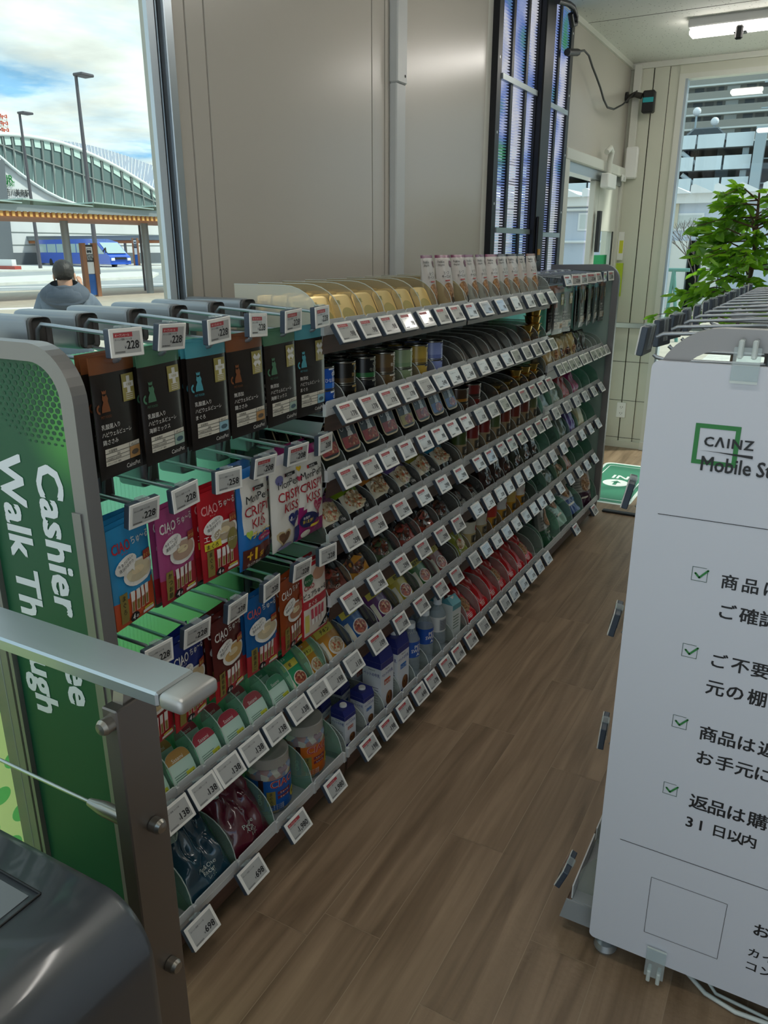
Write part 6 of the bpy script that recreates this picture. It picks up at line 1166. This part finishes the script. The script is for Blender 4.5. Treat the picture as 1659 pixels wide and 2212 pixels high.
# buildings seen through the far windows (their faces stand square to the shop)
mk('aptgrey', '8f918d', .8); mk('aptdark', '666a6c', .8); mk('aptslab', 'cbd3d4', .7); mk('aptwin', '3f4c55', .3); mk('garpanel', 'd4e4ee', .5, var=.04, vscale=.4); mk('gardark', '474e52', .8); mk('garsteel', '9fb0ba', .5, .3); mk('lowwall', 'c4cede', .6); mk('lowwhite', 'e6eaee', .5)
def fx(X): return lambda px, py: at(px, py, 0, X)
XA = 155; fA = fx(XA); ap = thing('apartment_block', 'tall grey apartment block with long balconies beyond the parking deck', 'building', (XA, 0, 0))
yl_, yr_ = 62.0, -60.0; zs = [at(1560, p, 0, XA).z for p in (330, 281, 224, 180, 128, 78, 28)]
step = at(1560, 212, 0, XA).z - at(1560, 243.5, 0, XA).z; zb_ = at(1560, 275.5, 0, XA).z
ab = MB(); ab.T = Matrix.Translation((-XA, 0, 0)); ab.box(XA + 1.6, XA + 14, yr_, yl_, GZ, zb_ + 9 * step, 'aptgrey').build('wall', ap)
for i in range(-6, 8):
    z = zb_ + step * i
    s = MB(); s.T = Matrix.Translation((-XA, 0, 0)); s.box(XA - .1, XA + 1.6, yr_, yl_, z - .16, z + .10, 'aptslab').build('balcony_slab', ap)
    s = MB(); s.T = Matrix.Translation((-XA, 0, 0)); s.box(XA, XA + .15, yr_, yl_, z + .10, z + 1.2, 'aptgrey').build('balcony_parapet', ap)
    y = 34.0
    if -2 <= i < 6:
        while y > -4:
            for w0, w1, m_ in ((0, 1.5, 'aptwin'), (1.9, 3.3, 'aptdark'), (3.8, 4.7, 'aptwin'), (5.2, 7.2, 'aptslab')):
                q = MB(); q.T = Matrix.Translation((-XA, 0, 0)); q.box(XA + 1.52, XA + 1.6, y - w1, y - w0, z + (1.2 if m_ != 'aptslab' else 1.1), z + 2.35, m_).box(XA + 1.5, XA + 1.56, y - w1 - .08, y - w0 + .08, z + 2.35, z + 2.43, 'aptslab').build('window' if m_ != 'aptslab' else 'screen_wall', ap)
            y -= 8.2
XG = 62; pk = thing('parking_deck', 'open parking deck with pale blue panels in front of the apartment block', 'building', (XG, 0, 0))
def G_(px, py): return at(px, py, 0, XG)
yl_ = 40; ye = G_(1630, 300).y; lev = [(G_(1560, 288).z, G_(1560, 318).z), (G_(1560, 336).z, G_(1560, 366).z), (G_(1560, 383).z, G_(1560, 416).z), (G_(1560, 434).z, G_(1560, 464).z)]
for i, (zt, zb2) in enumerate(lev):
    y = ye; j = 0
    while y < 38 and j < 22: q = MB(); q.T = Matrix.Translation((-XG, 0, 0)); q.box(XG, XG + .2, y + .05, y + 1.75, zb2, zt, 'garpanel').build('panel', pk); y += 1.85; j += 1
    q = MB(); q.T = Matrix.Translation((-XG, 0, 0)); q.box(XG + .2, XG + 24, ye - 18, yl_, zb2 - .05, zb2 + .3, 'gardark').build('deck_slab', pk)
q = MB(); q.T = Matrix.Translation((-XG, 0, 0)); q.box(XG + 12, XG + 12.3, ye - 18, yl_, GZ, lev[0][1], 'gardark').build('back_wall', pk)
for y in [ye + .3 + 7.4 * i for i in range(8)]: q = MB(); q.T = Matrix.Translation((-XG, 0, 0)); q.box(XG + .5, XG + .9, y, y + .4, GZ, lev[0][0] - .5, 'garsteel').build('column', pk)
for i in range(2):
    q = MB(); q.T = Matrix.Translation((-XG, 0, 0)); a, b = G_(1470, 328 + 48 * i), G_(1483, 341 + 47 * i); q.tube([(XG + .6, a.y, a.z), (XG + .6, b.y - .6, b.z - .4)], .2, 'garpanel', 4).build('brace', pk)
q = MB(); q.T = Matrix.Translation((-XG, 0, 0)); a = G_(1640, 300).y; q.box(XG - .6, XG, a - .45, a + .2, GZ, G_(1640, 275).z, 'garsteel').build('stair_mast', pk)
for i in range(9): q = MB(); q.T = Matrix.Translation((-XG, 0, 0)); z = GZ + 1.4 + 1.55 * i; q.tube([(XG + .5, ye - .1, z), (XG + .5, ye - 1.0, z)], .06, 'garsteel', 4).build('ladder_bar', pk)
for i in range(7):
    q = MB(); q.T = Matrix.Translation((-XG, 0, 0)); u0 = ye - 1.9 - .0; z = GZ + 2.2 * i; q.box(XG + .3, XG + .5, u0 - 8, u0, z, z + 1.0, ('garpanel', 'garsteel')[i % 2]).build('side_panel', pk)
for px, py in ((1500, 290), (1541, 288)):
    b = G_(px, py); t_ = G_(px + 3, py - (45 if px < 1530 else 22)); o = thing('globe_lamp', 'white globe lamp on a pole ' + ('at the far end' if px < 1530 else 'near the middle') + ' of the parking deck roof', 'lamp', (XG + 6, b.y * (XG + 6) / XG, lev[0][1] + .31))
    MB().tube([(0, 0, 0), (0, 0, (t_.z - 1.5) * 1.097 + 1.5 - lev[0][1] - .5)], .07, 'garsteel', 6).build('lamp_pole', o); MB().lathe([(.3 * sin(a), (t_.z - 1.5) * 1.097 + 1.5 - lev[0][1] - .2 - .3 * cos(a)) for a in [pi * i / 8 for i in range(9)]], 'lowwhite', 12).build('globe', o)
def car(X, y, z, col, lab):
    o = thing('parked_car', lab, 'car', (X, y, z)); m_ = MB(); m_.prism([(-2, .3), (-2, .85), (-1.4, .95), (-.8, 1.5), (.9, 1.5), (1.5, .95), (2, .8), (2, .3)], 0, 0, 1.6, col).build('body', o)
    MB().prism([(-1.25, .95), (-.75, 1.42), (.82, 1.42), (1.3, .95)], 0, -.02, 0, 'aptwin').build('side_window', o)
    for v in (-1.25, 1.25): MB().tube([(-.02, v, .32), (.2, v, .32)], .32, 'tyre', 14).build('wheel', o)
    for q in KIDS[o.name]: q.rotation_euler = (0, 0, 0)
b = G_(1536, 290); car(XG + 4, b.y * 1.06 + .4, lev[0][1] + .31, '#8a9298', 'grey car roof showing over the top deck parapet'); b = G_(1655, 300); car(XG + 1.2, b.y - 2.2, lev[0][1] + .31, '#5aa9d6', 'light blue car at the open side of the parking deck'); b = G_(1655, 395); car(XG + 1.2, b.y - 2.2, lev[2][1] + .31, '#a9b0b4', 'silver car on the lower level of the parking deck')
XL = 27; lb = thing('low_building', 'low pale blue site building with a sawtooth white eave', 'building', (XL, 0, 0))
def L_(px, py): return at(px, py, 0, XL)
def lq(): q = MB(); q.T = Matrix.Translation((-XL, 0, 0)); return q
zt = L_(1480, 420).z; ze = L_(1480, 408).z; zh = L_(1480, 440).z
lq().box(XL, XL + 8, -14, 20, GZ, zt, 'lowwall').build('wall', lb); lq().box(XL - .25, XL, -14, 20, zh, zt, 'lowwhite').build('eave_panel', lb)
r_ = lq(); y = 20
while y > -14: r_.prism([(y, zt), (y - .62, zt), (y - .62, zt + .02), (y - .1, zt + .26), (y, zt + .22)], 0, XL - .5, XL + 8, 'lowwhite'); y -= .66
r_.build('corrugated_roof', lb)
for y, z, w_, h_ in ((9.0, 2.35, .9, .55), (9.4, 1.25, 1.5, .5), (4.2, 2.3, .9, .5), (7.2, 2.35, .9, .55)): lq().box(XL - .04, XL, y - w_ / 2, y + w_ / 2, z - h_ / 2, z + h_ / 2, 'lowwhite').box(XL - .05, XL - .04, y - w_ / 2 + .06, y + w_ / 2 - .06, z - h_ / 2 + .06, z + h_ / 2 - .06, 'aptslab').build('window', lb)
for z in (2.85, 2.72, 1.72): lq().tube([(XL - .12, 20, z), (XL - .12, 5.6, z)], .05, 'lowwhite', 6).build('wall_pipe', lb)
b0, b1 = L_(1438, 520), L_(1500, 470); lq().box(XL - .1, XL, 6, b0.y - .3, b1.z - .3, b1.z + .55, '#c9c2ae').build('beige_band', lb)
for px in (1446, 1487): y = L_(px, 560).y; lq().box(XL - .12, XL, y - .95, y, GZ, L_(1470, 520).z, '#e3e4e0').box(XL - .14, XL - .12, y - .97, y - .93, GZ, L_(1470, 520).z, 'gardark').box(XL - .14, XL - .12, y - .02, y + .02, GZ, L_(1470, 520).z + .05, 'gardark').build('shutter_door', lb)
flw = Fr(Vector((24, 26, 0)), Vector((24, 12, 0)))
wl_ = MB(); R_ = random.Random(8)
for i in range(170): a = (24 + R_.uniform(-.2, .2), 7 + 11 * R_.random(), GZ + R_.uniform(.25, .6)); wl_.box(a[0], a[0] + .14, a[1], a[1] + .16, a[2], a[2] + .14, ('#7a3a30', '#8a7a4a', '#4a5a3a', '#a0522d')[i % 4])
wl_.box(23.9, 24.3, 7, 18, GZ, GZ + .3, '#5a5048').build('flower_hedge', label='low hedge of red and ochre leaves behind the entrance railing', cat='hedge')
rg = MB()
for z in (.55, 1.0): rg.tube([(22, 17, GZ + z), (22, 6, GZ + z)], .03, 'lampgrey', 5)
for i in range(9): rg.tube([(22, 17 - 1.35 * i, GZ), (22, 17 - 1.35 * i, GZ + 1.25)], .035, 'lampgrey', 5)
rg.build('railing_frame', label='thin dark railing outside the far sliding door', cat='railing')
P = L_(1500, 560); bt = MB(); R_ = random.Random(4); base = Vector((24, at(1515, 500, 0, 24).y, GZ))
def twig(p, d, l, r, n):
    q = p + d * l; bt.tube([p, q], [r, r * .7], '#5c5048', 4)
    if n:
        for _ in range(3): twig(q, (d + Vector((R_.gauss(0, .35), R_.gauss(0, .45), R_.uniform(-.1, .3)))).normalized(), l * .68, r * .65, n - 1)
twig(base, Vector((0, 0, 1)), 1.0, .03, 4); bt.build('bare_tree', label='small leafless tree standing behind the potted fig outside', cat='tree')
af = thing('folding_barrier', 'green A frame barrier standing on the pale ground outside', 'barrier', (0, 0, 0)); p, q, r = at(1456, 583, 0, 17), at(1443, 625, 0, 17), at(1470, 612, 0, 17)
MB().tube([(17, p.y, p.z), (17, q.y, GZ)], .035, '#5f8f86').build('leg', af); MB().tube([(17, p.y, p.z), (17, r.y - .05, GZ)], .035, '#5f8f86').build('leg', af); MB().tube([(17, p.y + .1, p.z), (17.0, p.y - .3, p.z)], .035, '#5f8f86').build('top_bar', af)
gr = thing('guard_rail', 'white guard rail on thin posts running past the green barrier outside', 'rail', (17.4, 0, GZ))
for z in (.9, .45): MB().tube([(0, 9, z), (0, -4, z)], .025, '#dfe3e3').build('rail_bar', gr)
for i in range(7): MB().tube([(0, 9 - 2.1 * i, 0), (0, 9 - 2.1 * i, .92)], .03, '#dfe3e3').build('post', gr)
